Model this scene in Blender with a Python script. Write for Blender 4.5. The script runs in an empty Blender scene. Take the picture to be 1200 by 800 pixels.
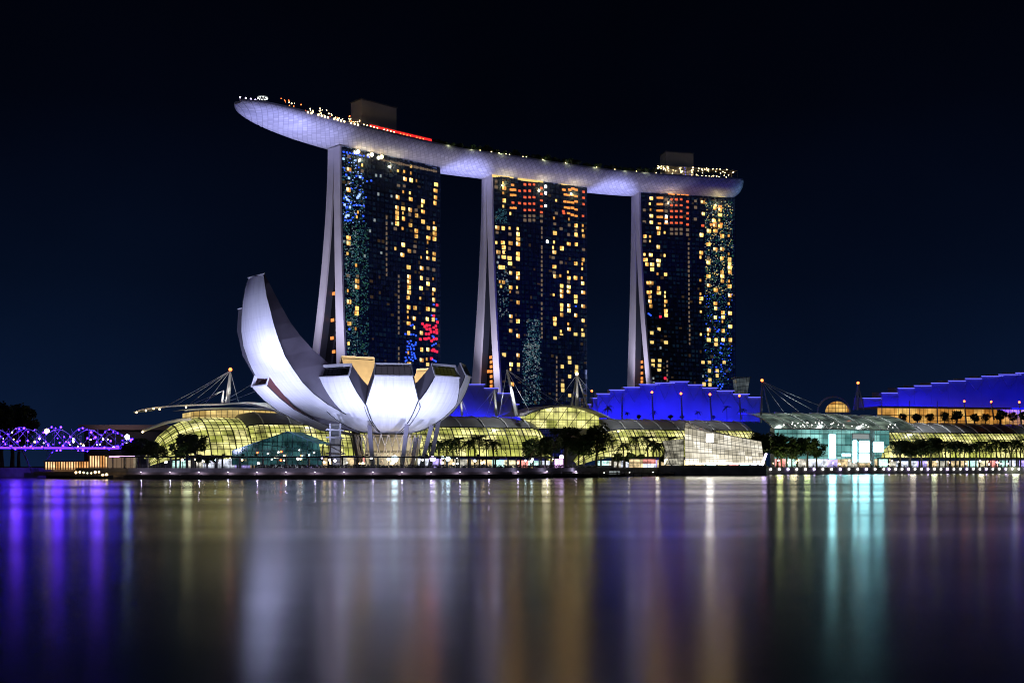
import bpy, math, random
from mathutils import Vector, Matrix
R = math.radians
rnd = random.Random(7)
scene = bpy.context.scene
COL = scene.collection

# ------------------------------------------------------------------ camera, sky, night fill, exposure
F, CX, HOR, EYE = 1400.0, 600.0, 546.0, 4.0
cam_d = bpy.data.cameras.new('camera'); cam = bpy.data.objects.new('camera', cam_d); COL.objects.link(cam)
cam.location = (0, 0, EYE); cam.rotation_euler = (R(90), 0, 0)
cam_d.sensor_width = 36; cam_d.lens = 36 * F / 1200.0; cam_d.shift_y = (HOR - 400) / 1200.0
cam_d.clip_start = 0.5; cam_d.clip_end = 20000
scene.camera = cam
scene.view_settings.view_transform = 'Standard'
try: scene.view_settings.look = 'None'
except Exception: pass
scene.view_settings.exposure = 0.0; scene.view_settings.gamma = 1.0
scene.view_settings.use_curve_mapping = False
scene.render.engine = 'CYCLES'
scene.cycles.use_denoising = True
scene.cycles.max_bounces = 6; scene.cycles.diffuse_bounces = 2; scene.cycles.glossy_bounces = 3
scene.cycles.sample_clamp_indirect = 6.0
scene.cycles.caustics_reflective = False
scene.cycles.filter_width = 1.1

world = bpy.data.worlds.new('World'); scene.world = world; world.use_nodes = True
def build_world():
    nt = world.node_tree; nt.nodes.clear()
    N = nt.nodes.new; L = nt.links.new
    out = N('ShaderNodeOutputWorld'); bg = N('ShaderNodeBackground')
    tc = N('ShaderNodeTexCoord'); sep = N('ShaderNodeSeparateXYZ'); L(tc.outputs['Generated'], sep.inputs[0])
    ramp = N('ShaderNodeValToRGB'); L(sep.outputs['Z'], ramp.inputs[0])
    e = ramp.color_ramp.elements
    e[0].position = 0.0; e[0].color = (0.0036, 0.0110, 0.037, 1)
    e[1].position = 0.45; e[1].color = (0.0003, 0.0004, 0.0014, 1)
    for p, c in ((0.06, (0.0022, 0.0068, 0.0240, 1)), (0.15, (0.0011, 0.0034, 0.0118, 1)), (0.28, (0.0005, 0.0012, 0.0042, 1))):
        x = e.new(p); x.color = c
    nz = N('ShaderNodeTexNoise'); nz.inputs['Scale'].default_value = 2.5; nz.inputs['Detail'].default_value = 4
    L(tc.outputs['Generated'], nz.inputs['Vector'])
    mr = N('ShaderNodeMapRange'); mr.inputs[1].default_value = 0.3; mr.inputs[2].default_value = 0.7
    mr.inputs[3].default_value = 0.68; mr.inputs[4].default_value = 1.32; L(nz.outputs[0], mr.inputs[0])
    vm = N('ShaderNodeVectorMath'); vm.operation = 'SCALE'; L(ramp.outputs[0], vm.inputs[0]); L(mr.outputs[0], vm.inputs['Scale'])
    L(vm.outputs[0], bg.inputs['Color']); bg.inputs['Strength'].default_value = 1.0
    L(bg.outputs[0], out.inputs['Surface'])
build_world()
sd = bpy.data.lights.new('moon', 'SUN'); sd.energy = 0.04; sd.angle = R(0.5); sd.color = (0.75, 0.82, 1.0)  # faint sun lamp added as fill so dark surfaces stay visible
night_fill = bpy.data.objects.new('moon', sd); COL.objects.link(night_fill); night_fill.rotation_euler = (R(55), 0, R(-25))

# ------------------------------------------------------------------ helpers
def P(px, py, d):
    return Vector(((px - CX) * d / F, d, EYE + (HOR - py) * d / F))
def X(px, d): return (px - CX) * d / F
def Z(py, d): return EYE + (HOR - py) * d / F

def tag(o, label=None, cat=None, group=None, kind=None):
    if label: o['label'] = label
    if cat: o['category'] = cat
    if group: o['group'] = group
    if kind: o['kind'] = kind
    return o
ORG = {}
def thing(name, label, cat, loc, group=None, rz=0.0):
    o = bpy.data.objects.new(name, None); COL.objects.link(o)
    o.location = loc; o.rotation_euler = (0, 0, rz); o.empty_display_size = 0.5
    ORG[o] = Vector(loc)
    return tag(o, label, cat, group)

class MB:
    def __init__(s): s.v = []; s.f = []; s.m = []; s.uv = []; s.sm = []
    def vert(s, p, uv=(0, 0)):
        s.v.append(tuple(p)); s.uv.append(uv); return len(s.v) - 1
    def face(s, idx, m=0, smooth=False):
        s.f.append(tuple(idx)); s.m.append(m); s.sm.append(smooth)
    def poly(s, pts, m=0, uvs=None):
        i = [s.vert(p, uvs[k] if uvs else (0, 0)) for k, p in enumerate(pts)]
        s.face(i, m)
    def box(s, c, size, rz=0.0, m=0):
        hx, hy, hz = size[0] / 2, size[1] / 2, size[2] / 2
        ca, sa = math.cos(rz), math.sin(rz); b = len(s.v)
        for dz in (-hz, hz):
            for dx, dy in ((-hx, -hy), (hx, -hy), (hx, hy), (-hx, hy)):
                s.vert((c[0] + dx * ca - dy * sa, c[1] + dx * sa + dy * ca, c[2] + dz), (dx, dz))
        for q in ((0, 3, 2, 1), (4, 5, 6, 7), (0, 1, 5, 4), (1, 2, 6, 5), (2, 3, 7, 6), (3, 0, 4, 7)):
            s.face([b + k for k in q], m)
    def bar(s, p, q, w, m=0):
        s.tube([p, q], [w / 2, w / 2], 4, m)
    def tube(s, pts, rad, n=8, m=0, smooth=False, cap=True):
        pts = [Vector(p) for p in pts]; rings = []
        if not isinstance(rad, (list, tuple)): rad = [rad] * len(pts)
        for i, p in enumerate(pts):
            a = pts[max(i - 1, 0)]; b = pts[min(i + 1, len(pts) - 1)]
            t = (b - a); t = t.normalized() if t.length > 1e-9 else Vector((0, 0, 1))
            up = Vector((0, 0, 1)) if abs(t.z) < 0.95 else Vector((0, 1, 0))
            x = t.cross(up).normalized(); y = x.cross(t).normalized()
            rings.append([s.vert(p + (x * math.cos(R(45) + 2 * math.pi * k / n) + y * math.sin(R(45) + 2 * math.pi * k / n)) * rad[i]) for k in range(n)])
        for i in range(len(rings) - 1):
            for k in range(n):
                s.face((rings[i][k], rings[i][(k + 1) % n], rings[i + 1][(k + 1) % n], rings[i + 1][k]), m, smooth)
        if cap:
            s.face(rings[0][::-1], m); s.face(rings[-1], m)
    def ball(s, c, r, m=0, n=8, k=5):
        c = Vector(c); rings = []
        for i in range(1, k):
            th = math.pi * i / k
            rings.append([s.vert(c + Vector((math.sin(th) * math.cos(2 * math.pi * j / n), math.sin(th) * math.sin(2 * math.pi * j / n), math.cos(th))) * r) for j in range(n)])
        t = s.vert(c + Vector((0, 0, r))); b = s.vert(c - Vector((0, 0, r)))
        for j in range(n):
            s.face((t, rings[0][j], rings[0][(j + 1) % n]), m, True); s.face((b, rings[-1][(j + 1) % n], rings[-1][j]), m, True)
            for i in range(len(rings) - 1):
                s.face((rings[i][j], rings[i + 1][j], rings[i + 1][(j + 1) % n], rings[i][(j + 1) % n]), m, True)
    def grid(s, rows, m=0, smooth=True, uvs=None, flip=False):
        """rows: list of equal-length point lists"""
        idx = [[s.vert(p, uvs[i][j] if uvs else (0, 0)) for j, p in enumerate(r)] for i, r in enumerate(rows)]
        for i in range(len(rows) - 1):
            for j in range(len(rows[0]) - 1):
                q = (idx[i][j], idx[i][j + 1], idx[i + 1][j + 1], idx[i + 1][j])
                s.face(q[::-1] if flip else q, m, smooth)
    def build(s, name, mats, parent=None, loc=None):
        me = bpy.data.meshes.new(name)
        if not isinstance(mats, (list, tuple)): mats = [mats]
        org = Vector((0, 0, 0))
        if parent is not None: org = ORG[parent]
        elif loc is not None: org = Vector(loc)
        me.from_pydata([(a[0] - org.x, a[1] - org.y, a[2] - org.z) for a in s.v], [], s.f)
        for mt in mats: me.materials.append(mt)
        me.polygons.foreach_set('material_index', s.m); me.polygons.foreach_set('use_smooth', s.sm)
        ul = me.uv_layers.new(name='UVMap')
        vi = [0] * len(me.loops); me.loops.foreach_get('vertex_index', vi)
        flat = []
        for i in vi: flat.extend(s.uv[i])
        ul.data.foreach_set('uv', flat)
        me.update()
        o = bpy.data.objects.new(name, me); COL.objects.link(o)
        if parent is not None: o.parent = parent
        elif loc is not None: o.location = loc
        ORG[o] = org
        return o

def copy_tree(o, parent=None, loc=None, rz=None, sc=None, label=None):
    c = o.copy(); COL.objects.link(c)
    if parent is not None: c.parent = parent
    if loc is not None: c.location = loc
    if rz is not None: c.rotation_euler = (0, 0, rz)
    if sc is not None: c.scale = (sc, sc, sc)
    if label: c['label'] = label
    for ch in list(KIDS.get(o.name, [])): copy_tree(ch, c)
    return c
KIDS = {}
def kids(o, *ch): KIDS[o.name] = list(ch)

# ------------------------------------------------------------------ materials
def mat(name, col, rough=0.6, metal=0.0, noise=0.0, nscale=0.3, bump=0.0, spec=None):
    m = bpy.data.materials.new(name); m.use_nodes = True
    nt = m.node_tree; b = nt.nodes['Principled BSDF']
    b.inputs['Base Color'].default_value = (*col, 1); b.inputs['Roughness'].default_value = rough; b.inputs['Metallic'].default_value = metal
    if spec is not None: b.inputs['Specular IOR Level'].default_value = spec
    if noise or bump:
        tc = nt.nodes.new('ShaderNodeTexCoord'); n = nt.nodes.new('ShaderNodeTexNoise')
        n.inputs['Scale'].default_value = nscale; n.inputs['Detail'].default_value = 5
        nt.links.new(tc.outputs['Object'], n.inputs['Vector'])
        if noise:
            mr = nt.nodes.new('ShaderNodeMapRange'); mr.inputs[1].default_value = 0.3; mr.inputs[2].default_value = 0.7
            mr.inputs[3].default_value = 1 - noise; mr.inputs[4].default_value = 1 + noise
            nt.links.new(n.outputs[0], mr.inputs[0])
            vm = nt.nodes.new('ShaderNodeVectorMath'); vm.operation = 'SCALE'; vm.inputs[0].default_value = col
            nt.links.new(mr.outputs[0], vm.inputs['Scale']); nt.links.new(vm.outputs[0], b.inputs['Base Color'])
        if bump:
            bp = nt.nodes.new('ShaderNodeBump'); bp.inputs['Strength'].default_value = bump
            nt.links.new(n.outputs[0], bp.inputs['Height']); nt.links.new(bp.outputs[0], b.inputs['Normal'])
    return m
def emit(name, col, s, var=0.0):
    """a lamp or a lit pane; var makes copies differ in brightness (rooms are lit differently)"""
    m = bpy.data.materials.new(name); m.use_nodes = True
    nt = m.node_tree; b = nt.nodes['Principled BSDF']
    b.inputs['Base Color'].default_value = (0.02, 0.02, 0.02, 1); b.inputs['Roughness'].default_value = 0.3
    b.inputs['Emission Color'].default_value = (*col, 1); b.inputs['Emission Strength'].default_value = s
    if var:
        oi = nt.nodes.new('ShaderNodeObjectInfo'); mr = nt.nodes.new('ShaderNodeMapRange')
        mr.inputs[3].default_value = s * (1 - var); mr.inputs[4].default_value = s * (1 + var)
        nt.links.new(oi.outputs['Random'], mr.inputs[0]); nt.links.new(mr.outputs[0], b.inputs['Emission Strength'])
    return m
def lit_glass(name, c1, c2, s, cell=(5.0, 3.6), lo=0.15, hi=1.0, nscale=0.12, foot=0.0):
    """glazing over lit rooms: each room (a cell in metres of UV) has its own lamp level and tint"""
    m = bpy.data.materials.new(name); m.use_nodes = True
    nt = m.node_tree; b = nt.nodes['Principled BSDF']; N = nt.nodes.new; L = nt.links.new
    b.inputs['Base Color'].default_value = (0.02, 0.025, 0.03, 1); b.inputs['Roughness'].default_value = 0.15
    uv = N('ShaderNodeUVMap'); mp = N('ShaderNodeVectorMath'); mp.operation = 'DIVIDE'; mp.inputs[1].default_value = (cell[0], cell[1], 1)
    L(uv.outputs[0], mp.inputs[0])
    fl = N('ShaderNodeVectorMath'); fl.operation = 'FLOOR'; L(mp.outputs[0], fl.inputs[0])
    wn = N('ShaderNodeTexWhiteNoise'); wn.noise_dimensions = '2D'; L(fl.outputs[0], wn.inputs['Vector'])
    nz = N('ShaderNodeTexNoise'); nz.inputs['Scale'].default_value = nscale; nz.inputs['Detail'].default_value = 6; L(uv.outputs[0], nz.inputs['Vector'])
    fr = N('ShaderNodeVectorMath'); fr.operation = 'FRACTION'; L(mp.outputs[0], fr.inputs[0])
    sp = N('ShaderNodeSeparateXYZ'); L(fr.outputs[0], sp.inputs[0])
    slab = N('ShaderNodeMath'); slab.operation = 'GREATER_THAN'; slab.inputs[1].default_value = 0.16; L(sp.outputs['Y'], slab.inputs[0])
    sl2 = N('ShaderNodeMapRange'); sl2.inputs[3].default_value = 0.45; sl2.inputs[4].default_value = 1.0; L(slab.outputs[0], sl2.inputs[0])
    mr = N('ShaderNodeMapRange'); mr.inputs[1].default_value = 0.32; mr.inputs[2].default_value = 0.68; mr.inputs[3].default_value = lo; mr.inputs[4].default_value = hi
    L(nz.outputs[0], mr.inputs[0])
    w2 = N('ShaderNodeMapRange'); w2.inputs[3].default_value = 0.55; w2.inputs[4].default_value = 1.25; L(wn.outputs['Value'], w2.inputs[0])
    m1 = N('ShaderNodeMath'); m1.operation = 'MULTIPLY'; L(mr.outputs[0], m1.inputs[0]); L(w2.outputs[0], m1.inputs[1])
    m2 = N('ShaderNodeMath'); m2.operation = 'MULTIPLY'; L(m1.outputs[0], m2.inputs[0]); L(sl2.outputs[0], m2.inputs[1])
    m3 = N('ShaderNodeMath'); m3.operation = 'MULTIPLY'; L(m2.outputs[0], m3.inputs[0]); m3.inputs[1].default_value = s
    mx = N('ShaderNodeMix'); mx.data_type = 'RGBA'; mx.inputs[6].default_value = (*c1, 1); mx.inputs[7].default_value = (*c2, 1)
    L(wn.outputs['Value'], mx.inputs[0])
    L(mx.outputs[2], b.inputs['Emission Color']); L(m3.outputs[0], b.inputs['Emission Strength'])
    if foot:   # emission painted stronger toward the foot, for light off the floor
        s2 = N('ShaderNodeSeparateXYZ'); L(uv.outputs[0], s2.inputs[0]); fr2 = N('ShaderNodeMapRange'); fr2.inputs[1].default_value = 0; fr2.inputs[2].default_value = 7
        fr2.inputs[3].default_value = 1 + foot; fr2.inputs[4].default_value = 1.0; L(s2.outputs['Y'], fr2.inputs[0])
        m4 = N('ShaderNodeMath'); m4.operation = 'MULTIPLY'; L(m3.outputs[0], m4.inputs[0]); L(fr2.outputs[0], m4.inputs[1]); L(m4.outputs[0], b.inputs['Emission Strength'])
    return m
def shop_mat(name, s):
    """row of lit shop windows of mixed colours"""
    m = lit_glass(name, (1, 1, 1), (1, 1, 1), s, (7.0, 5.0), 0.1, 1.2, 0.35)
    nt = m.node_tree; wn = [n for n in nt.nodes if n.type == 'TEX_WHITE_NOISE'][0]; b = nt.nodes['Principled BSDF']
    r = nt.nodes.new('ShaderNodeValToRGB'); r.color_ramp.interpolation = 'CONSTANT'
    e = r.color_ramp.elements; e[0].position = 0; e[0].color = (1, 0.95, 0.8, 1); e[1].position = 0.3; e[1].color = (1, 0.75, 0.4, 1)
    for p, c in ((0.5, (0.8, 0.85, 1, 1)), (0.68, (1, 0.9, 0.55, 1)), (0.8, (1, 0.35, 0.3, 1)), (0.87, (0.5, 0.4, 1, 1)), (0.94, (0.6, 1, 0.9, 1))):
        x = e.new(p); x.color = c
    nt.links.new(wn.outputs['Value'], r.inputs[0]); nt.links.new(r.outputs[0], b.inputs['Emission Color'])
    return m
def facade_mat(name):
    """dark curtain wall: floor-high panes with thin mullions, each pane very slightly out of true"""
    m = bpy.data.materials.new(name); m.use_nodes = True
    nt = m.node_tree; b = nt.nodes['Principled BSDF']; N = nt.nodes.new; L = nt.links.new
    uv = N('ShaderNodeUVMap')
    br = N('ShaderNodeTexBrick'); br.offset = 0.0; br.inputs['Color1'].default_value = (0.30, 0.42, 0.62, 1); br.inputs['Color2'].default_value = (0.42, 0.55, 0.75, 1)
    br.inputs['Mortar'].default_value = (0.05, 0.055, 0.065, 1); br.inputs['Scale'].default_value = 1.0
    br.inputs['Brick Width'].default_value = 2.0; br.inputs['Row Height'].default_value = 3.2; br.inputs['Mortar Size'].default_value = 0.14
    L(uv.outputs[0], br.inputs['Vector']); L(br.outputs['Color'], b.inputs['Base Color'])
    mp = N('ShaderNodeVectorMath'); mp.operation = 'DIVIDE'; mp.inputs[1].default_value = (2.0, 3.2, 1); L(uv.outputs[0], mp.inputs[0])
    fl = N('ShaderNodeVectorMath'); fl.operation = 'FLOOR'; L(mp.outputs[0], fl.inputs[0])
    wn = N('ShaderNodeTexWhiteNoise'); wn.noise_dimensions = '2D'; L(fl.outputs[0], wn.inputs['Vector'])
    sb = N('ShaderNodeVectorMath'); sb.operation = 'SUBTRACT'; L(wn.outputs['Color'], sb.inputs[0]); sb.inputs[1].default_value = (0.5, 0.5, 0.5)
    sc = N('ShaderNodeVectorMath'); sc.operation = 'SCALE'; L(sb.outputs[0], sc.inputs[0]); sc.inputs['Scale'].default_value = 0.12
    ge = N('ShaderNodeNewGeometry'); ad = N('ShaderNodeVectorMath'); L(ge.outputs['Normal'], ad.inputs[0]); L(sc.outputs[0], ad.inputs[1])
    nm = N('ShaderNodeVectorMath'); nm.operation = 'NORMALIZE'; L(ad.outputs[0], nm.inputs[0]); L(nm.outputs[0], b.inputs['Normal'])
    b.inputs['Roughness'].default_value = 0.12; b.inputs['Metallic'].default_value = 0.9
    return m
def hull_mat():
    m = bpy.data.materials.new('hull_panels'); m.use_nodes = True
    nt = m.node_tree; b = nt.nodes['Principled BSDF']; N = nt.nodes.new; L = nt.links.new
    uv0 = N('ShaderNodeUVMap'); uv = N('ShaderNodeMapping'); uv.inputs['Rotation'].default_value = (0, 0, R(38)); L(uv0.outputs[0], uv.inputs['Vector']); br = N('ShaderNodeTexBrick'); br.offset = 0.0
    br.inputs['Color1'].default_value = (0.62, 0.62, 0.64, 1); br.inputs['Color2'].default_value = (0.44, 0.44, 0.47, 1); br.inputs['Mortar'].default_value = (0.31, 0.31, 0.34, 1)
    br.inputs['Scale'].default_value = 1.0; br.inputs['Brick Width'].default_value = 2.6; br.inputs['Row Height'].default_value = 2.6; br.inputs['Mortar Size'].default_value = 0.15
    L(uv.outputs[0], br.inputs['Vector']); L(br.outputs['Color'], b.inputs['Base Color'])
    b.inputs['Roughness'].default_value = 0.5; b.inputs['Metallic'].default_value = 0.0
    return m
def petal_mat():
    m = bpy.data.materials.new('white_panel'); m.use_nodes = True
    nt = m.node_tree; b = nt.nodes['Principled BSDF']; N = nt.nodes.new; L = nt.links.new
    uv = N('ShaderNodeUVMap'); br = N('ShaderNodeTexBrick')
    br.inputs['Color1'].default_value = (0.8, 0.8, 0.8, 1); br.inputs['Color2'].default_value = (0.77, 0.77, 0.78, 1); br.inputs['Mortar'].default_value = (0.66, 0.66, 0.68, 1)
    br.inputs['Scale'].default_value = 1.0; br.inputs['Brick Width'].default_value = 3.0; br.inputs['Row Height'].default_value = 4.0; br.inputs['Mortar Size'].default_value = 0.05
    L(uv.outputs[0], br.inputs['Vector'])
    mp = N('ShaderNodeMapping'); mp.inputs['Scale'].default_value = (0.9, 0.06, 1); L(uv.outputs[0], mp.inputs['Vector'])
    nz = N('ShaderNodeTexNoise'); nz.inputs['Scale'].default_value = 1; nz.inputs['Detail'].default_value = 5; L(mp.outputs[0], nz.inputs['Vector'])
    mr = N('ShaderNodeMapRange'); mr.inputs[1].default_value = .35; mr.inputs[2].default_value = .75; mr.inputs[3].default_value = 1.0; mr.inputs[4].default_value = .8; L(nz.outputs[0], mr.inputs[0])
    vm = N('ShaderNodeVectorMath'); vm.operation = 'SCALE'; L(br.outputs['Color'], vm.inputs[0]); L(mr.outputs[0], vm.inputs['Scale']); L(vm.outputs[0], b.inputs['Base Color'])
    b.inputs['Roughness'].default_value = 0.45
    return m
def water_mat():
    m = bpy.data.materials.new('bay_water'); m.use_nodes = True
    nt = m.node_tree; b = nt.nodes['Principled BSDF']; N = nt.nodes.new; L = nt.links.new
    b.inputs['Base Color'].default_value = (0.002, 0.004, 0.008, 1); b.inputs['IOR'].default_value = 2.0
    tc = N('ShaderNodeTexCoord'); mp = N('ShaderNodeMapping'); mp.inputs['Scale'].default_value = (0.006, 0.03, 1); L(tc.outputs['Object'], mp.inputs['Vector'])
    n1 = N('ShaderNodeTexNoise'); n1.inputs['Scale'].default_value = 1.0; n1.inputs['Detail'].default_value = 3; L(mp.outputs[0], n1.inputs['Vector'])
    mr = N('ShaderNodeMapRange'); mr.inputs[1].default_value = 0.35; mr.inputs[2].default_value = 0.65; mr.inputs[3].default_value = WATER_R[0]; mr.inputs[4].default_value = WATER_R[1]
    L(n1.outputs[0], mr.inputs[0]); L(mr.outputs[0], b.inputs['Roughness'])
    mp2 = N('ShaderNodeMapping'); mp2.inputs['Scale'].default_value = (0.10, 0.35, 1); L(tc.outputs['Object'], mp2.inputs['Vector'])
    n2 = N('ShaderNodeTexNoise'); n2.inputs['Scale'].default_value = 1.0; n2.inputs['Detail'].default_value = 4; L(mp2.outputs[0], n2.inputs['Vector'])
    bp = N('ShaderNodeBump'); bp.inputs['Strength'].default_value = 0.12; bp.inputs['Distance'].default_value = 0.04
    L(n2.outputs[0], bp.inputs['Height']); L(bp.outputs[0], b.inputs['Normal'])
    return m
WATER_R = (0.14, 0.215)

M = {}
M['water'] = water_mat()
M['ground'] = mat('paving', (0.2, 0.2, 0.2), 0.8, noise=0.3, nscale=0.2)
M['quay'] = mat('quay_concrete', (0.26, 0.25, 0.26), 0.8, noise=0.35, nscale=0.25, bump=0.3)
M['timber'] = mat('deck_timber', (0.22, 0.18, 0.16), 0.75, noise=0.3, nscale=0.5)
M['conc'] = mat('pale_concrete', (0.62, 0.60, 0.62), 0.7, noise=0.12, nscale=0.06)
M['dark'] = mat('dark_metal', (0.03, 0.032, 0.036), 0.45, 0.3)
M['slab'] = mat('tower_wall', (0.035, 0.04, 0.055), 0.5)
M['facade'] = facade_mat('curtain_wall')
M['hull'] = hull_mat()
M['deckfloor'] = mat('roof_deck', (0.2, 0.17, 0.14), 0.8, noise=0.2)
M['white'] = petal_mat()
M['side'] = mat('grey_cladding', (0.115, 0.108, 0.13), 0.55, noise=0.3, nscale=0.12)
M['inner'] = mat('cream_lining', (0.62, 0.55, 0.42), 0.6, noise=0.1)
M['skyglass'] = mat('dark_skylight', (0.015, 0.018, 0.022), 0.12, 0.2)
M['whitepaint'] = mat('white_steel', (0.72, 0.72, 0.72), 0.4)
M['steel'] = mat('grey_steel', (0.32, 0.32, 0.34), 0.4, 0.5)
M['roof'] = mat('grey_roof_sheet', (0.16, 0.165, 0.17), 0.45, 0.2, noise=0.25, nscale=0.08)
M['blueface'] = mat('pale_roof_panel', (0.34, 0.34, 0.36), 0.6, noise=0.18, nscale=0.05)
M['bark'] = mat('bark', (0.07, 0.055, 0.04), 0.9, noise=0.4, nscale=1.5)
M['leafA'] = mat('leaf_green', (0.035, 0.07, 0.02), 0.6); M['leafB'] = mat('leaf_olive', (0.06, 0.085, 0.025), 0.6); M['leafC'] = mat('leaf_dark', (0.018, 0.04, 0.014), 0.6)
M['leafP'] = mat('palm_leaf', (0.03, 0.06, 0.018), 0.5)
M['wood'] = mat('warm_timber', (0.35, 0.2, 0.09), 0.6, noise=0.25, nscale=1.0)
W1 = emit('warm_window', (1.0, 0.58, 0.15), 1.7, 0.5); W2 = emit('bright_window', (1.0, 0.72, 0.32), 2.7, 0.4); W3 = emit('amber_window', (1.0, 0.44, 0.09), 0.9, 0.5)
E = dict(
    white=emit('white_lamp', (1, 0.97, 0.9), 6), dim=emit('dim_pane', (0.75, 0.5, 0.32), 0.22), dimw=emit('pale_pane', (0.75, 0.85, 0.85), 0.35),
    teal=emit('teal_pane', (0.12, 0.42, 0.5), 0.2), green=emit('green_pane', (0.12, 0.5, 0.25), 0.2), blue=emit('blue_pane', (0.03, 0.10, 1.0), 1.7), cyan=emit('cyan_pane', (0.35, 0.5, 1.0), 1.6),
    red=emit('red_pane', (1.0, 0.02, 0.06), 1.5), rose=emit('rust_pane', (1.0, 0.14, 0.05), 0.95), ora=emit('orange_pane', (1.0, 0.30, 0.06), 1.3), yel=emit('yellow_pane', (1, 0.66, 0.2), 1.1),
    redlamp=emit('red_beacon', (1.0, 0.14, 0.03), 7), warmlamp=emit('warm_lamp', (1.0, 0.72, 0.35), 9), purple=emit('purple_lamp', (0.035, 0.008, 1.0), 32), violet=emit('violet_lamp', (0.7, 0.55, 1.0), 12),
    bluestrip=emit('blue_strip', (0.16, 0.16, 1.0), 1.6), cyanlamp=emit('cool_lamp', (0.65, 0.9, 1.0), 16), redstrip=emit('red_strip', (1.0, 0.02, 0.02), 1.6), warmstrip=emit('warm_strip', (1.0, 0.75, 0.3), 2.2),
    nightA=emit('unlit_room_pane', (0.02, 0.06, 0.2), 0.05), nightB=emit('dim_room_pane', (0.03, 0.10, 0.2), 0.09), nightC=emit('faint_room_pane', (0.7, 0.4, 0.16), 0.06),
    hallwhite=emit('hall_lamp', (1, 0.96, 0.86), 14),
    screen=emit('bright_screen', (0.36, 0.88, 0.96), 18), pinkstrip=emit('pink_strip', (0.9, 0.5, 1.0), 2.0), purplestrip=emit('purple_strip', (0.06, 0.012, 1.0), 8))

def lamp_spot(name, loc, target, power, col, angle, blend=0.6, size=1.0, parent=None):
    d = bpy.data.lights.new(name, 'SPOT'); d.energy = power; d.color = col; d.spot_size = R(angle); d.spot_blend = blend; d.shadow_soft_size = size
    o = bpy.data.objects.new(name, d); COL.objects.link(o); o.location = loc
    o.rotation_euler = (Vector(target) - Vector(loc)).to_track_quat('-Z', 'Y').to_euler(); return o
def lamp_area(name, loc, target, power, col, sx, sy):
    d = bpy.data.lights.new(name, 'AREA'); d.energy = power; d.color = col; d.shape = 'RECTANGLE'; d.size = sx; d.size_y = sy
    o = bpy.data.objects.new(name, d); COL.objects.link(o); o.location = loc
    o.rotation_euler = (Vector(target) - Vector(loc)).to_track_quat('-Z', 'Y').to_euler(); return o

# ------------------------------------------------------------------ the setting: water, ground, quay
w = MB(); w.grid([[(-4000, -60, 0), (4000, -60, 0)], [(-4000, 6000, 0), (4000, 6000, 0)]], 0, False)
tag(w.build('water', M['water']), kind='structure')
GZ = 3.2
shore = [(-700, 470), (-60, 455), (35, 440), (60, 400), (150, 379), (300, 374), (500, 378), (600, 398), (670, 430), (720, 468), (775, 520), (900, 588), (1200, 655), (1500, 720), (1900, 800)]
sp = [Vector((X(px, d), d, 0)) for px, d in shore]
g = MB()
g.grid([[Vector((p.x, p.y, GZ)) for p in sp], [Vector((p.x * 9, 5500, GZ)) for p in sp]], 0, False)
tag(g.build('ground', M['ground']), kind='structure')
q = MB()
q.grid([[Vector((p.x, p.y - 0.02, GZ + 0.25)) for p in sp], [Vector((p.x, p.y - 0.02, -3)) for p in sp]], 0, False, flip=True)
q.grid([[Vector((p.x, p.y - 0.02, GZ + 0.25)) for p in sp], [Vector((p.x, p.y + 0.7, GZ + 0.25)) for p in sp]], 0, False)
q.grid([[Vector((p.x, p.y + 0.7, GZ + 0.25)) for p in sp], [Vector((p.x, p.y + 0.7, GZ - 0.3)) for p in sp]], 0, False)
tag(q.build('quay', M['quay']), kind='structure')
bw = MB()
sub = sp[3:10]
for z0, off in ((1.2, 4.5), (2.1, 2.2)):
    a = [Vector((p.x, p.y - off, z0)) for p in sub]; b = [Vector((p.x, p.y - 0.05, z0)) for p in sub]
    bw.grid([a, b], 0, False); bw.grid([a, [Vector((p.x, p.y, z0 - 0.8 if off < 3 else -2)) for p in a]], 0, False, flip=True)
tag(bw.build('boardwalk', M['timber']), kind='structure')
def shore_d(px):
    k = (px - CX) / F
    for a, b in zip(sp, sp[1:]):
        den = (b.x - a.x) - k * (b.y - a.y)
        if abs(den) < 1e-9: continue
        t = (k * a.y - a.x) / den
        if -1e-6 <= t <= 1 + 1e-6: return a.y + t * (b.y - a.y)
    return 400

# ------------------------------------------------------------------ towers
TOW = [dict(pl=400, dl=716, pr=516, dr=768, lean=11.0, th=12.5, f1=0.5, r0=42.5, r1=50.0),
       dict(pl=578, dl=788, pr=688, dr=824, lean=21.0, th=14.0, f1=-11.5, r0=26.0, r1=41.0),
       dict(pl=751, dl=838, pr=862, dr=856, lean=40.0, th=16.0, f1=-32.0, r0=15.5, r1=32.5)]
TOPZ = 196.0
for t in TOW:
    t['L'] = Vector((X(t['pl'], t['dl']), t['dl'])); t['R'] = Vector((X(t['pr'], t['dr']), t['dr']))
    t['u'] = (t['R'] - t['L']).normalized(); t['len'] = (t['R'] - t['L']).length; t['v'] = Vector((-t['u'].y, t['u'].x))
def gfun(z): return max(0.0, 1 - (z - GZ) / (TOPZ - GZ)) ** 1.7
def tpt(t, s, off, z):
    p = t['L'] + t['u'] * (s * t['len']) + t['v'] * off
    return Vector((p.x, p.y, z))
def front_off(t, s, z): return -t['lean'] * gfun(z) * (1 - s)
def fpt(t, s, z, out=0.0): return tpt(t, s, front_off(t, s, z) - out, z)
def fang(t, z):
    d = fpt(t, 1, z) - fpt(t, 0, z); return math.atan2(d.y, d.x)
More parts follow.
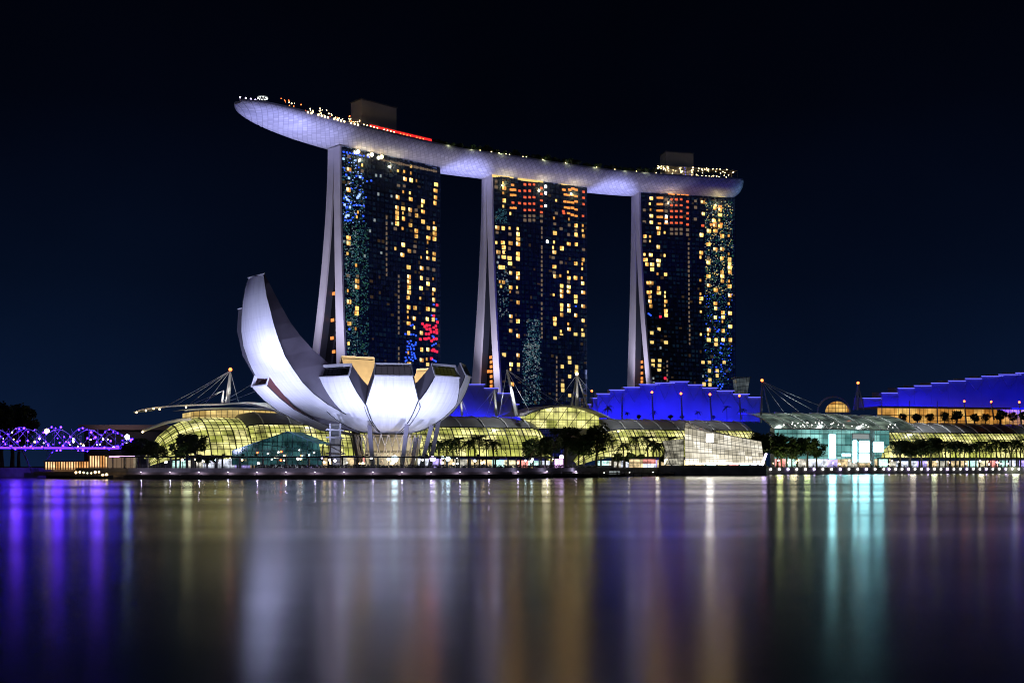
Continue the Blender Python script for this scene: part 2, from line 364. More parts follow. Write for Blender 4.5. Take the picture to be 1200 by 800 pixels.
def on_facade(t, px, py):
    s, z = 0.5, 100.0
    k = (px - CX) / F
    for _ in range(12):
        a = fpt(t, 0, z); b = fpt(t, 1, z)
        # a.x + s(b.x-a.x) = k*(a.y + s(b.y-a.y))
        s = (k * a.y - a.x) / ((b.x - a.x) - k * (b.y - a.y))
        d = a.y + s * (b.y - a.y); z = Z(py, d)
    return s, z
NZ = 28
zs = [GZ + (TOPZ - GZ) * i / NZ for i in range(NZ + 1)]
tlab = ['dark glass hotel tower under the pointed deck end with blue lights along its edge',
        'middle dark glass hotel tower with rust red top floors and teal glints low down',
        'dark glass hotel tower under the blunt roof end with teal glazing beside yellow windows']
towers = []
# windows and coloured glints read off the photograph: (origin x, origin y, kind, points at eight times enlargement)
WIN = [
 [(395,165,'y',"110,270 240,235 105,460 200,675 190,720 577,288 635,295 697,247 695,310 635,360 692,370 748,380 625,485 688,495 688,548 565,530 560,628 617,635 683,648 560,676 622,683 560,722 620,730 560,775 742,700 803,568 803,615 803,665 803,758 925,410 920,468 920,532 915,585"),
  (395,255,'y',"620,108 685,70 740,125 740,175 853,97 853,190 853,238 850,330 848,380 850,620 913,55 912,103 912,152 910,200 908,340 905,388 905,578 905,675 903,720 903,770 618,255 610,350 553,297 675,313 792,378 790,475 788,567 785,662 785,760 668,465 672,555 672,603 672,652 672,700 663,750 105,190 105,240 105,343 185,452 185,595 185,650 105,690 105,790"),
  (395,340,'y',"110,108 185,170 180,215 112,312 180,365 115,505 668,160 668,207 668,260 668,310 728,165 722,265 728,355 668,400 672,590 672,690 790,80 788,400 790,555 790,655 848,175 843,270 848,555 845,650 848,695 903,185 900,275"),
  (395,165,'d',"235,285 110,150 110,395 745,250 628,425 575,420 680,692 740,650"),
  (395,165,'c',"95,550 200,520 90,700 110,350 215,340 85,530 110,560 210,505 190,535 80,715 105,700 60,170 170,185 70,600 120,625"),
  (395,165,'b',"95,620 190,605 100,750 280,380 250,610 245,705 60,105 90,110 120,115 150,122 180,128 210,135 250,143 290,150 65,540 130,580 160,605 215,605 75,745 125,745 270,530 320,375 240,350 180,330 85,320"),
  (395,165,'w',"365,325 408,330 385,500 510,520 350,745 515,775"), (395,255,'w',"308,125 258,360 413,330 65,225"),
  (395,255,'d',"730,270 727,318 850,475 848,575 905,490 100,543 190,548 545,105"),
  (395,255,'s',"463,0 463,55 463,100 463,150 463,195 463,240 463,290 463,345 463,390 463,440 463,490 463,535 577,550 577,600 577,645 577,690 577,740 577,790"),
  (395,340,'s',"577,65 577,110 577,160 577,205 577,260 577,305 577,355 577,400 577,545 577,595 577,640 577,690"),
  (395,340,'r',"935,140 905,240 940,300 840,330 840,365 835,410 835,455 905,350 910,390 905,460 915,570 885,640 800,315 780,460 870,365 930,370 860,410 935,400 820,340 865,330 860,450 885,475 930,455 890,565 935,575 905,555 925,335 820,455 880,390"),
  (395,340,'b',"905,135 710,325 690,330 715,415 690,415 740,425 640,410 905,510 890,520 925,500 912,658 895,650 925,665 115,365 905,440 895,430 885,235 930,270 660,480 690,475 740,490 675,500 700,510 735,510 660,525 685,530 715,520 690,550 660,555 720,550 650,580 695,580 720,590 665,605 700,605 730,625 640,630 675,630 705,630 725,610 650,655 690,650 710,660 735,640 640,665"),
  ],
 [(570,200,'y',"160,120 165,165 165,215 165,280 165,340 230,408 660,285 640,450 640,585 640,675 630,725 635,765 705,725 778,460 770,687 838,515 838,600 840,690 910,520 910,567 908,612 100,535 155,540 225,545 300,550 295,595 295,640 295,688 100,680 152,675 225,680 160,720 110,765 168,770 295,780"),
  (570,290,'y',"110,45 165,45 160,90 215,100 220,150 293,60 293,105 130,185 155,185 225,238 293,243 293,285 130,325 155,325 145,370 225,375 228,420 293,380 295,515 228,645 293,690 225,780 635,45 635,180 638,270 638,448 638,668 640,715 705,10 700,270 703,360 703,410 703,455 703,540 703,580 703,630 705,790 770,235 770,285 770,370 768,415 770,545 772,590 773,720 773,765 835,150 833,285 835,460 835,505 835,635 905,115 903,160 903,205 900,290 900,335 905,422 905,550 905,685 905,775"),
  (570,380,'y',"295,108 295,290 230,375 298,378 230,425 240,560 643,128 703,85 905,98 835,92 778,312 780,355 710,395 845,400 843,445 780,487 713,570 715,615 780,665 165,285"),
  (570,200,'d',"90,100 90,155 655,400 640,500 700,545 775,510 770,600 100,580 220,595 360,425 405,425 445,425 360,465 405,465 445,465 515,425 515,475 215,730 910,740 838,560"),
  (570,290,'d',"625,95 635,235 700,140 770,325 290,420 230,690"), (570,380,'d',"713,525 300,425 845,485"),
  (570,200,'r2',"310,190 310,305 360,130 405,130 445,130 360,190 405,190 360,250 405,250 445,250 360,310 405,310 445,310 360,370 405,370 445,370 515,165 515,220 515,280 515,335 515,390 248,300 910,200 910,255 910,315 905,425 725,400 720,380"),
  (570,200,'o',"235,180 262,180 235,230 262,230 235,350 265,350 245,135 780,180 810,170 840,180 740,225 770,230 805,230 840,240 735,290 770,295 805,300 840,290 740,345 770,350 805,350 840,365 770,400 805,415 840,425 725,180"),
  (570,200,'W',"555,150 555,210 555,330 570,665"), (570,290,'b',"838,550"),
  (570,200,'s',"518,540 518,580 518,625 518,715 518,760"), (570,290,'s',"518,5 518,45 518,90 518,130 518,170 518,210 518,260 518,310 518,350 518,400 518,445 518,525 518,575 518,620 518,665 518,715 518,760"),
  (570,380,'s',"520,40 520,80 520,120 658,310 658,350 658,400 658,450 658,490 658,535 658,575 658,615 658,660 658,700"),
  (570,200,'Y',"70,45 90,42 110,40 135,38 160,40 185,42 210,45 235,55 310,70 340,78 365,82 390,85 415,88 440,88 465,90 490,92 515,95 660,95 690,105 715,118 740,120 765,118 790,120 820,118 845,125 875,128"),
  (570,290,'w',"115,90 105,140 200,95 205,150 190,310")],
 [(745,220,'y',"145,100 140,155 145,210 145,265 145,325 628,135 632,245 615,443 213,380 213,425 278,425 85,455 143,462 140,505 90,630 140,630 90,675 210,555 278,640 213,685 213,725 103,718 152,720 152,765 740,190 790,205 790,255 730,310 790,310 740,355 790,360 685,405 745,405 808,452 880,455 680,530 745,575 808,575 613,610 613,658 878,625 878,670 805,662 680,702 878,712 878,745"),
  (745,300,'y',"615,15 680,62 808,22 880,110 808,152 880,150 680,188 810,190 613,232 810,235 880,240 878,283 682,275 748,318 613,358 613,398 613,440 880,370 745,445 748,490 880,450 618,525 815,530 882,535 745,575 818,572 818,618 885,660 683,692 818,700 618,738 685,738 683,785 752,785 818,785 885,785 152,125 212,172 278,172 118,252 145,252 212,300 215,345 280,345 120,340 150,340 132,383 132,425 140,468 280,383 280,425 278,468 280,515 283,555 218,685 150,722"),
  (745,370,'y',"152,250 283,250 162,420 162,465 225,420 222,465 220,510 640,640 695,600 695,645 690,435 690,515 763,515 763,560 630,435 828,435 752,268"),
  (745,220,'d',"85,500 680,655 335,390 380,390 425,390 335,430 380,430 425,430 485,395 485,440 560,125 560,185 558,295 285,110 285,160 285,220 80,210 80,320"),
  (745,220,'r2',"335,110 380,110 425,110 335,165 380,165 425,165 335,220 380,220 425,220 335,275 380,275 425,275 335,330 380,330 425,330 485,130 485,185 485,240 485,290 485,345 628,355"),
  (745,220,'o',"210,95 240,95 210,155 240,155 210,215 240,215 210,275 240,275 222,335 745,170 790,175 710,345 740,335 800,340 285,290 285,335 320,55 350,60 400,60 440,62 480,65"),
  (745,220,'W',"285,270 285,322"), (745,220,'Y',"640,58 665,60 690,62 735,65 755,67 790,70 815,72 840,72"),
  (745,300,'b',"130,548 120,540 140,555 785,575 770,705"), (745,370,'b',"800,260 795,300 805,350 790,345 800,460 800,520 770,655 790,640 810,660 795,680 815,640 780,130 820,265 755,480"),
  (745,300,'r',"230,568"), (745,370,'r',"275,585"), (745,370,'w',"165,585 170,630 232,300 630,565"),
  (745,220,'s',"495,525 495,570 495,615 495,655 495,700 495,740 495,780"), (745,300,'s',"498,55 498,100 498,140 498,185 498,230 498,270 498,310 498,355 498,400 498,440 498,480 500,530 500,570 500,610 505,655 505,695 505,740 505,780"),
  (745,370,'s',"505,220 505,260 295,430 295,470 295,515 295,555 295,600")]]
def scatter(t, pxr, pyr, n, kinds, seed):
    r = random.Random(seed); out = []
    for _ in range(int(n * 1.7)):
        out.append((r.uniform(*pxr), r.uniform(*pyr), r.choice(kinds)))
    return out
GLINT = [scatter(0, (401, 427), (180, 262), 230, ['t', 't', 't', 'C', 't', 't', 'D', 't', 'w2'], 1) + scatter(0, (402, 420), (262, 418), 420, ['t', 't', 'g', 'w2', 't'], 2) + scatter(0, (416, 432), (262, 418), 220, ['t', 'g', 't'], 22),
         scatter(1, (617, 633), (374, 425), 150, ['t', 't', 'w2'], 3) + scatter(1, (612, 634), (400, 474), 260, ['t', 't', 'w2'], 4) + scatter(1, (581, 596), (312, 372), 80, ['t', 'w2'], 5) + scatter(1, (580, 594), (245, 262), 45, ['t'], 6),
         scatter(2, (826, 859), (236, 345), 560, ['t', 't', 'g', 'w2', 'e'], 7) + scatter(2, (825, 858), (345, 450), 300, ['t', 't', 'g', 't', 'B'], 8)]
def win_mesh(name, a, b):
    m = MB()
    m.box((0, 0, 0), (2.75, 0.12, 2.5), 0, 1)
    m.box((-0.66, -0.075, 0.25), (1.2, 0.06, 1.7), 0, 0); m.box((0.66, -0.075, 0.25), (1.2, 0.06, 1.7), 0, 0 if a is b else 2)
    m.box((0, -0.075, -0.95), (2.4, 0.06, 0.5), 0, 2)
    o = m.build(name, [a, M['dark'], b]); me = o.data; bpy.data.objects.remove(o); return me
WM = [win_mesh('lit_window', W1, M['dark']), win_mesh('lit_window', W3, M['dark']), win_mesh('lit_window', W2, W3), win_mesh('lit_window', W1, W3), win_mesh('lit_window', W2, W1), win_mesh('lit_window', W1, W1), win_mesh('lit_window', W3, W1)]
MK = {'d': ('dim', 2.2, 1.9), 'c': ('cyan', 1.5, 1.3), 'b': ('blue', 1.2, 1.0), 'w': ('dimw', 1.3, 1.7), 's': ('dim', 1.1, 1.9), 'r': ('red', 1.9, 1.6), 'r2': ('rose', 2.0, 1.5), 'o': ('ora', 2.6, 1.4), 'W': ('white', 1.6, 1.8), 'Y': ('yel', 2.8, 2.4),
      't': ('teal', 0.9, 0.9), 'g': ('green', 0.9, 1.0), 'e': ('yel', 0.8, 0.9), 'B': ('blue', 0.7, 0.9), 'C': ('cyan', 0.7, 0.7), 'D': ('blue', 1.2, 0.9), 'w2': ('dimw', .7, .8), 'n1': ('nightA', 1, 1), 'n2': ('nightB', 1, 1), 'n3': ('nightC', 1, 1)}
KEYS = list(MK); EMATS = [E[MK[k][0]] for k in KEYS]
for ti, t in enumerate(TOW):
    base = tpt(t, 0.5, 6, GZ)
    T = thing('hotel_tower', tlab[ti], 'tower', base); towers.append(T)
    f = MB(); rows = []; uvs = []
    NS = 8
    for z in zs:
        rows.append([fpt(t, j / NS, z) for j in range(NS + 1)]); uvs.append([(j / NS * t['len'], z) for j in range(NS + 1)])
    f.grid(rows, 0, False, uvs)
    # recessed dark service strip runs down the facade; right return
    f.build('glass_facade', M['facade'], T)
    tt = t['th']; half = tt * 0.5
    def f1(z): return half + (t['f1'] - half) * gfun(z)
    def r0(z): return half + 0.05 + (t['r0'] - half) * gfun(z)
    def r1(z): return tt + (t['r1'] - tt) * gfun(z)
    # end walls (front leg, rear leg): a slab 1.2 m thick on the gable
    for nm, a, b in (('front_leg', lambda z: front_off(t, 0, z), f1), ('rear_leg', r0, r1)):
        e = MB(); ca = []; cb = []; da = []; db = []
        s0 = -1.2 / t['len']
        for z in zs:
            ca.append(tpt(t, s0, a(z), z)); cb.append(tpt(t, s0, b(z), z)); da.append(tpt(t, 0, a(z) + .0, z)); db.append(tpt(t, 0, b(z), z))
        e.grid([cb, ca], 0, True, flip=False); e.grid([ca, da], 0, True, flip=False); e.grid([db, cb], 0, True)
        e.poly([ca[-1], da[-1], db[-1], cb[-1]])
        e.build(nm, M['conc'], T)
    bk = MB()
    for a, b in ((lambda z: front_off(t, 0, z) + 0.4, f1), (r0, r1)):
        A = [tpt(t, 1, a(z) if a is not r0 else r0(z), z) for z in zs]; B = [tpt(t, 1, max(b(z), half), z) for z in zs]
        A = [tpt(t, 1, (0.0 if a is not r0 else r0(z)), z) for z in zs]
        B0 = [tpt(t, 0.002, b(z), z) for z in zs]; A0 = [tpt(t, 0.002, (r0(z) if a is r0 else front_off(t, 0, z)), z) for z in zs]
        bk.grid([A, B], 0, False); bk.grid([B0, B], 0, False)
        if a is r0: bk.grid([A0, A], 0, False)
    bk.poly([tpt(t, 0, 0, TOPZ), tpt(t, 1, 0, TOPZ), tpt(t, 1, tt, TOPZ), tpt(t, 0, tt, TOPZ)])
    bk.build('rear_slab', M['slab'], T)
    # atrium glazing set back between the legs, with lit landings
    at = MB(); at.grid([[tpt(t, 0.06, f1(z), z) for z in zs[:20]], [tpt(t, 0.06, r0(z), z) for z in zs[:20]]], 0, False)
    at.build('atrium_glass', M['facade'], T)
    # windows
    npart = 0; st = MB()
    for (x0, y0, k, pts) in WIN[ti]:
        for pr in pts.split():
            a, b = pr.split(','); px = x0 + float(a) / 8; py = y0 + float(b) / 8
            s, z = on_facade(t, px, py)
            if k == 'y' and npart < 100:
                o = bpy.data.objects.new('lit_window', rnd.choice(WM)); COL.objects.link(o); o.parent = T
                o.location = fpt(t, s, z, 0.26) - ORG[T]; o.rotation_euler = (0, 0, fang(t, z)); npart += 1
                sx = rnd.uniform(0.9, 1.3); o.scale = (sx, 1, rnd.uniform(0.95, 1.15))
            else:
                kk = 'Y' if k == 'y' else k; nm, ww, hh = MK[kk]
                st.box(fpt(t, s, z, 0.2), (ww * rnd.uniform(.85, 1.1), 0.1, hh * rnd.uniform(.85, 1.1)), fang(t, z), KEYS.index(kk))
    for px, py, k in GLINT[ti]:  # emissive specks standing for city lights reflected in the glass
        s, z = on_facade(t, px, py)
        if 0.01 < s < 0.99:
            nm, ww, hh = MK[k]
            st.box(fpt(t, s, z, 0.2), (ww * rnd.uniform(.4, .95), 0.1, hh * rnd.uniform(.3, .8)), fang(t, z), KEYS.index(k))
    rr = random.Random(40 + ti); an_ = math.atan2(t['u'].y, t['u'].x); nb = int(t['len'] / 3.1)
    for fl in range(4, 60):  # faint blue panes glow to give the glass a sheen, few amber rooms
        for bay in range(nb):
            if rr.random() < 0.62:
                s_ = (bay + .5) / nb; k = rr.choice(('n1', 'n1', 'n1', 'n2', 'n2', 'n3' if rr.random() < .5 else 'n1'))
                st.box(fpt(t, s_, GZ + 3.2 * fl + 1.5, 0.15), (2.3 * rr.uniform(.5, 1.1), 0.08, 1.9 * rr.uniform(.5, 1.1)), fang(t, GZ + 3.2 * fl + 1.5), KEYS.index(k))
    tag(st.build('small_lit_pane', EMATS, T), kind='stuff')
    lw = MB()
    if ti == 1: L_ = [(575, 418.5), (575.5, 424), (575.5, 429.5), (575.5, 435), (575.5, 441), (575.5, 447), (575.5, 452), (572, 435)]
    elif ti == 0: L_ = [(388.5, 344), (389.5, 375), (389, 396), (391, 412)]
    else: L_ = [(750, 424), (750.5, 430), (751, 437), (750, 443), (748, 447)]
    for px, py in L_:
        # landings on the atrium glass plane
        a = tpt(t, 0.055, f1(Z(py, t['dl'])), 0); b = tpt(t, 0.055, r0(Z(py, t['dl'])), 0); k = (px - CX) / F
        s = (k * a.y - a.x) / ((b.x - a.x) - k * (b.y - a.y)); s = min(max(s, 0.12), 0.88); p = a.lerp(b, s); p.z = Z(py, p.y)
        lw.box(p, (0.2, 3.2, 1.9), math.atan2(t['u'].y, t['u'].x))
    lw.build('atrium_light', E['ora'], T)

# ------------------------------------------------------------------ sky deck on top of the three towers
ctrl = [Vector(p) for p in ((-152, 662), (-131, 694), (-106.7, 721), (-50.5, 772.8), (-15.6, 793.7), (48.6, 829.7), (88.6, 845), (154, 861.6), (161.5, 863.2))]
def catmull(pts, n):
    out = []
    for i in range(len(pts) - 1):
        p0 = pts[max(i - 1, 0)]; p1 = pts[i]; p2 = pts[i + 1]; p3 = pts[min(i + 2, len(pts) - 1)]
        for k in range(n):
            t = k / n
            out.append(0.5 * ((2 * p1) + (p2 - p0) * t + (2 * p0 - 5 * p1 + 4 * p2 - p3) * t * t + (3 * p1 - p0 - 3 * p2 + p3) * t ** 3))
    out.append(pts[-1]); return out
ax = catmull(ctrl, 24)
acc = [0.0]
for a, b in zip(ax, ax[1:]): acc.append(acc[-1] + (b - a).length)
def axis(s):
    s = min(max(s, 0), acc[-1])
    for i in range(len(ax) - 1):
        if acc[i + 1] >= s:
            k = (s - acc[i]) / max(acc[i + 1] - acc[i], 1e-9); p = ax[i].lerp(ax[i + 1], k)
            d = (ax[min(i + 2, len(ax) - 1)] - ax[max(i - 1, 0)]).normalized(); return p, d
LEN = acc[-1]; DZ = 206.0
def hull_w(s):
    w = 19.5
    if s < 75: w *= max(0.02, (1 - (1 - s / 75) ** 2.4)) ** 0.5
    if LEN - s < 7: w *= max(0.02, 1 - (1 - (LEN - s) / 7) ** 3.5) ** 0.5
    return w
def hull_dep(s):
    d = 10.2
    if s < 85: d *= 0.34 + 0.66 * (s / 85) ** 0.8
    if s < 9: d *= 0.25 + 0.75 * (s / 9) ** 0.5
    if LEN - s < 12: d *= 0.45 + 0.55 * (1 - (1 - (LEN - s) / 12) ** 2) ** 0.5
    return d
K = 24
Ss = [0.2 + (LEN - 0.4) * i / 150 for i in range(151)]
rows = []; uvs = []; deckn = []; deckf = []
for s in Ss:
    p, d = axis(s); nrm = Vector((d.y, -d.x)); wv = hull_w(s); dp = hull_dep(s); r = []; uu = []; arc = 0; prev = None
    for k in range(K + 1):
        th = math.pi * k / K
        c, sn = math.cos(th), math.sin(th)
        xx = wv * math.copysign(abs(c) ** 0.75, c); zz = DZ - dp * (abs(sn) ** 0.95)
        q = Vector((p.x + nrm.x * xx, p.y + nrm.y * xx, zz))
        if prev is not None: arc += (q - prev).length
        prev = q; r.append(q); uu.append((s, arc))
    rows.append(r); uvs.append(uu); deckn.append(r[0]); deckf.append(r[-1])
SKY = thing('sky_deck', 'long boat-shaped roof deck with lavender lit hull spanning the three towers', 'roof deck', Vector((0, 790, 193)))
h = MB(); h.grid(rows, 0, True, uvs); h.poly(rows[0]); h.poly(rows[-1])
h.build('hull', M['hull'], SKY)
dk = MB(); up = Vector((0, 0, -0.25))
dk.grid([[v + up for v in deckn], [v + up for v in deckf]], 0, False, flip=True); dk.build('deck_floor', M['deckfloor'], SKY)
for nm, edge in (('parapet', deckn), ('parapet', deckf)):
    pr = MB(); pr.grid([edge, [v + Vector((0, 0, 1.0)) for v in edge]], 0, True); pr.build(nm, M['steel'], SKY)
for s0, s1 in ((0, 86), (157, 197), (264, 306)):   # expansion seams where the span leaves each tower
    pass
def deck_pt(px, nearness=0.8, z=DZ):
    """point on the deck whose picture column is px; nearness 1 = edge toward the bay"""
    best = None
    for i, s in enumerate(Ss):
        p, d = axis(s); n = Vector((d.y, -d.x)); wv = hull_w(s) * nearness
        q = Vector((p.x + n.x * wv, p.y + n.y * wv, z)); e = abs(CX + F * q.x / q.y - px)
        if best is None or e < best[0]: best = (e, q, math.atan2(d.y, d.x), s)
    return best[1], best[2], best[3]
# deck furniture
LEDE = MB()
bl = []
for i, px in enumerate((361, 366, 371, 376, 380.5, 385, 390, 395, 400, 405, 410, 415, 420)):
    p, a, s = deck_pt(px, 0.99); b = MB(); b.ball(p + Vector((0, 0, 0.3)), 0.62); o = b.build('edge_lamp', E['warmlamp'], SKY)
bx, a, s = deck_pt(437, -0.1)
ph = thing('plant_house', 'grey plant room block standing on the deck above the red restaurant', 'plant room', bx)
b = MB(); b.box(bx + Vector((0, 0, 11)), (27, 11, 22), a); b.build('wall', M['conc'], ph)
b = MB(); b.box(bx + Vector((0, 0, 22.3)), (28, 12, 0.6), a); b.build('roof', M['roof'], ph)
bx, a, s = deck_pt(793, 0.0)
ph = thing('plant_house', 'grey plant room block above the string of terrace lights at the blunt deck end', 'plant room', bx)
b = MB(); b.box(bx + Vector((0, 0, 10)), (21, 11, 20), a); b.build('wall', M['conc'], ph)
b = MB(); b.box(bx + Vector((0, 0, 20.3)), (22, 12, 0.6), a); b.build('roof', M['roof'], ph)
p0, a0, s0 = deck_pt(424, 0.55); p1, a1, s1 = deck_pt(500, 0.55)
rr = thing('red_restaurant', 'roof restaurant strip glowing red on the deck edge', 'restaurant', p0.lerp(p1, .5))
n = 10; rows_ = []
top = MB(); wl = MB()
for i in range(n):
    sa = s0 + (s1 - s0) * i / n; sb = s0 + (s1 - s0) * (i + 1) / n
    def ed(s, k, z):
        p, d = axis(s); q_ = Vector((d.y, -d.x)); return Vector((p.x + q_.x * hull_w(s) * k, p.y + q_.y * hull_w(s) * k, DZ + z))
    wl.poly([ed(sa, .9, 0), ed(sb, .9, 0), ed(sb, .9, 3.0), ed(sa, .9, 3.0)]); top.poly([ed(sa, .94, 3.1), ed(sb, .94, 3.1), ed(sb, .2, 3.7), ed(sa, .2, 3.7)])
wl.build('lit_wall', E['redstrip'], rr); top.build('canopy', M['roof'], rr)
for i in range(16):
    px = 425 + i * 4.8; p, a, s = deck_pt(px, 0.95); b = MB(); b.ball(p + Vector((0, 0, 1.6)), 0.36); b.build('lamp', E['warmlamp'] if i < 9 else E['redlamp'], rr)
tr = thing('terrace', 'open roof terrace strung with warm and red lamps beside the pointed deck end', 'terrace', deck_pt(360, 0.7)[0])
b = MB()
for i in range(20):
    px = 326 + i * 5.0; p, a, s = deck_pt(px, 0.6); b.bar(p, p + Vector((0, 0, 2.3)), 0.16)
b.build('rail', M['steel'], tr)
for i in range(70):
    px = rnd.uniform(326, 424); p, a, s = deck_pt(px, rnd.uniform(0.5, 0.95)); b = MB(); b.ball(p + Vector((0, 0, rnd.uniform(1.2, 4.8))), rnd.uniform(0.16, 0.34))
    b.build('lamp', E['redlamp'] if (px < 362 and rnd.random() < 0.75 or rnd.random() < .2) else E['warmlamp'], tr)
t2 = thing('terrace', 'roof terrace cafe with rows of warm lamps at the blunt deck end', 'terrace', deck_pt(830, 0.7)[0])
b = MB(); p0, a, s0 = deck_pt(771, 0.6); p1, a, s1 = deck_pt(858, 0.6)
for i in range(10):
    sa = s0 + (s1 - s0) * i / 10; sb = s0 + (s1 - s0) * (i + 1) / 10
    b.poly([ed(sa, .8, 7.6), ed(sb, .8, 7.6), ed(sb, .1, 8.0), ed(sa, .1, 8.0)])
    b.bar(ed(sa, .8, 0), ed(sa, .8, 7.6), 0.3)
b.build('canopy', M['roof'], t2)
for i in range(75):
    px = rnd.uniform(768, 862); p, a, s = deck_pt(px, rnd.uniform(0.65, 0.95)); b = MB(); b.ball(p + Vector((0, 0, rnd.choice((2.0, 4.0, 5.6, 7.0)))), rnd.uniform(0.25, 0.42))
    b.build('lamp', E['bluestrip'] if 801 < px < 808 else E['warmlamp'], t2)
p, a, s = deck_pt(309, 0.3)
dm = thing('ring_lamp', 'white ring lamp on a short pole near the pointed deck tip', 'lamp', p)
b = MB(); b.tube([p, p + Vector((0, 0, 5.6))], 0.25, 8); b.build('pole', M['steel'], dm)
b = MB(); pts = [p + Vector((2.6 * math.cos(2 * math.pi * k / 20), 2.6 * math.sin(2 * math.pi * k / 20), 5.4)) for k in range(21)]
b.tube(pts, 0.42, 6, cap=False); b.build('ring', E['dimw'], dm)
for k in range(0, 20, 2):
    b = MB(); b.ball(pts[k] + Vector((0, 0, -0.3)), 0.3); b.build('bulb', E['white'], dm)
for px in (281, 288.5, 293.5, 299, 318, 322):
    p, a, s = deck_pt(px, 0.6); b = MB(); b.tube([p, p + Vector((0, 0, 1.6))], 0.1, 6, 0); b.ball(p + Vector((0, 0, 1.9)), 0.42, 1)
    tag(b.build('deck_lamp', [M['steel'], E['violet']], None, p), 'small violet post lamp at the pointed deck tip', 'lamp', 'post lamps at the deck tip')
p, a, s = deck_pt(867, 0.55); b = MB(); b.tube([p, p + Vector((0, 0, 1.2))], 0.15, 6, 0); b.ball(p + Vector((0, 0, 1.6)), 0.75, 1)
tag(b.build('beacon_lamp', [M['steel'], E['redlamp']], None, p), 'red aircraft beacon on the blunt deck end', 'beacon')
# lamps under the deck over the glazed top floor of the first tower
for px, py in ((418, 178), (434, 178), (445.5, 180)):
    s, z = on_facade(TOW[0], px, py); p = fpt(TOW[0], s, min(z, 194), 1.5); b = MB(); b.tube([p - Vector((0, 0, 1.0)), p + Vector((0, 0, 5))], 0.2, 6, 0); b.ball(p, 1.15, 1)
    o = b.build('soffit_lamp', [M['steel'], E['warmlamp']], None, p); tag(o, 'bright soffit lamp under the deck above the blue lit tower edge', 'lamp', 'soffit lamps under the deck')
def ledge(px0, px1, ti, n):
    m = MB()
    for i in range(n):
        px = px0 + (px1 - px0) * (i + .5) / n; s, z = on_facade(TOW[ti], px, 200); m.box(fpt(TOW[ti], s, 192.6, 0.3), (abs(px1 - px0) * .55 / n * .9, 0.3, rnd.uniform(0.7, 1.8)), math.atan2(TOW[ti]['u'].y, TOW[ti]['u'].x))
    m.build('cornice_light', E['dim'], towers[ti])
ledge(446, 512, 0, 26)

# floodlights for the hull, on the podium roof
for tgt, loc, pw, an in (((-130, 692, 198), (-122, 640, 32), 1.5e6, 28), ((-33, 784, 198), (-16, 728, 32), 2.0e6, 15), ((68, 838, 198), (78, 780, 32), 2.0e6, 15), ((-138, 680, 199), (-112, 690, 178), 2.0e4, 100), ((168, 856, 200), (176, 836, 170), 1.6e4, 60)):
    lamp_spot('hull_flood', loc, tgt, pw, (0.40, 0.42, 1.0) if loc[0] < 100 else (0.3, 0.6, 0.9), an, 0.75, 2)
for ti, fr_, c_ in ((0, .2, (1, .85, .5)), (0, .5, (1, .85, .5)), (1, .12, (1, .85, .4)), (1, .85, (1, .85, .4)), (1, .5, (1, .8, .4)), (2, .8, (1, .8, .35)), (2, .3, (1, .7, .4))):
    pd = bpy.data.lights.new('soffit_light', 'POINT'); pd.energy = 1500; pd.color = c_; pd.shadow_soft_size = 0.6
    po_ = bpy.data.objects.new('soffit_light', pd); COL.objects.link(po_); po_.location = fpt(TOW[ti], fr_, 190.5, 3.0)
# end-wall floods
for t, pw in zip(TOW, (2.6e5, 2.6e5, 2.6e5)):
    fr_ = -0.75 if t is TOW[0] else -0.36
    b0 = tpt(t, fr_, -12, 34); k_ = 1.0 if t is TOW[0] else 0.42
    lamp_spot('wall_flood', b0, tpt(t, 0, 7, 150), pw * 1.85 * k_ ** .5, (0.76, 0.72, 1.0), 70, 0.9, 2)
    lamp_spot('wall_flood', b0, tpt(t, 0, 4, 62), pw * 0.30 * k_, (0.66, 0.62, 1.0), 90, 0.9, 2)

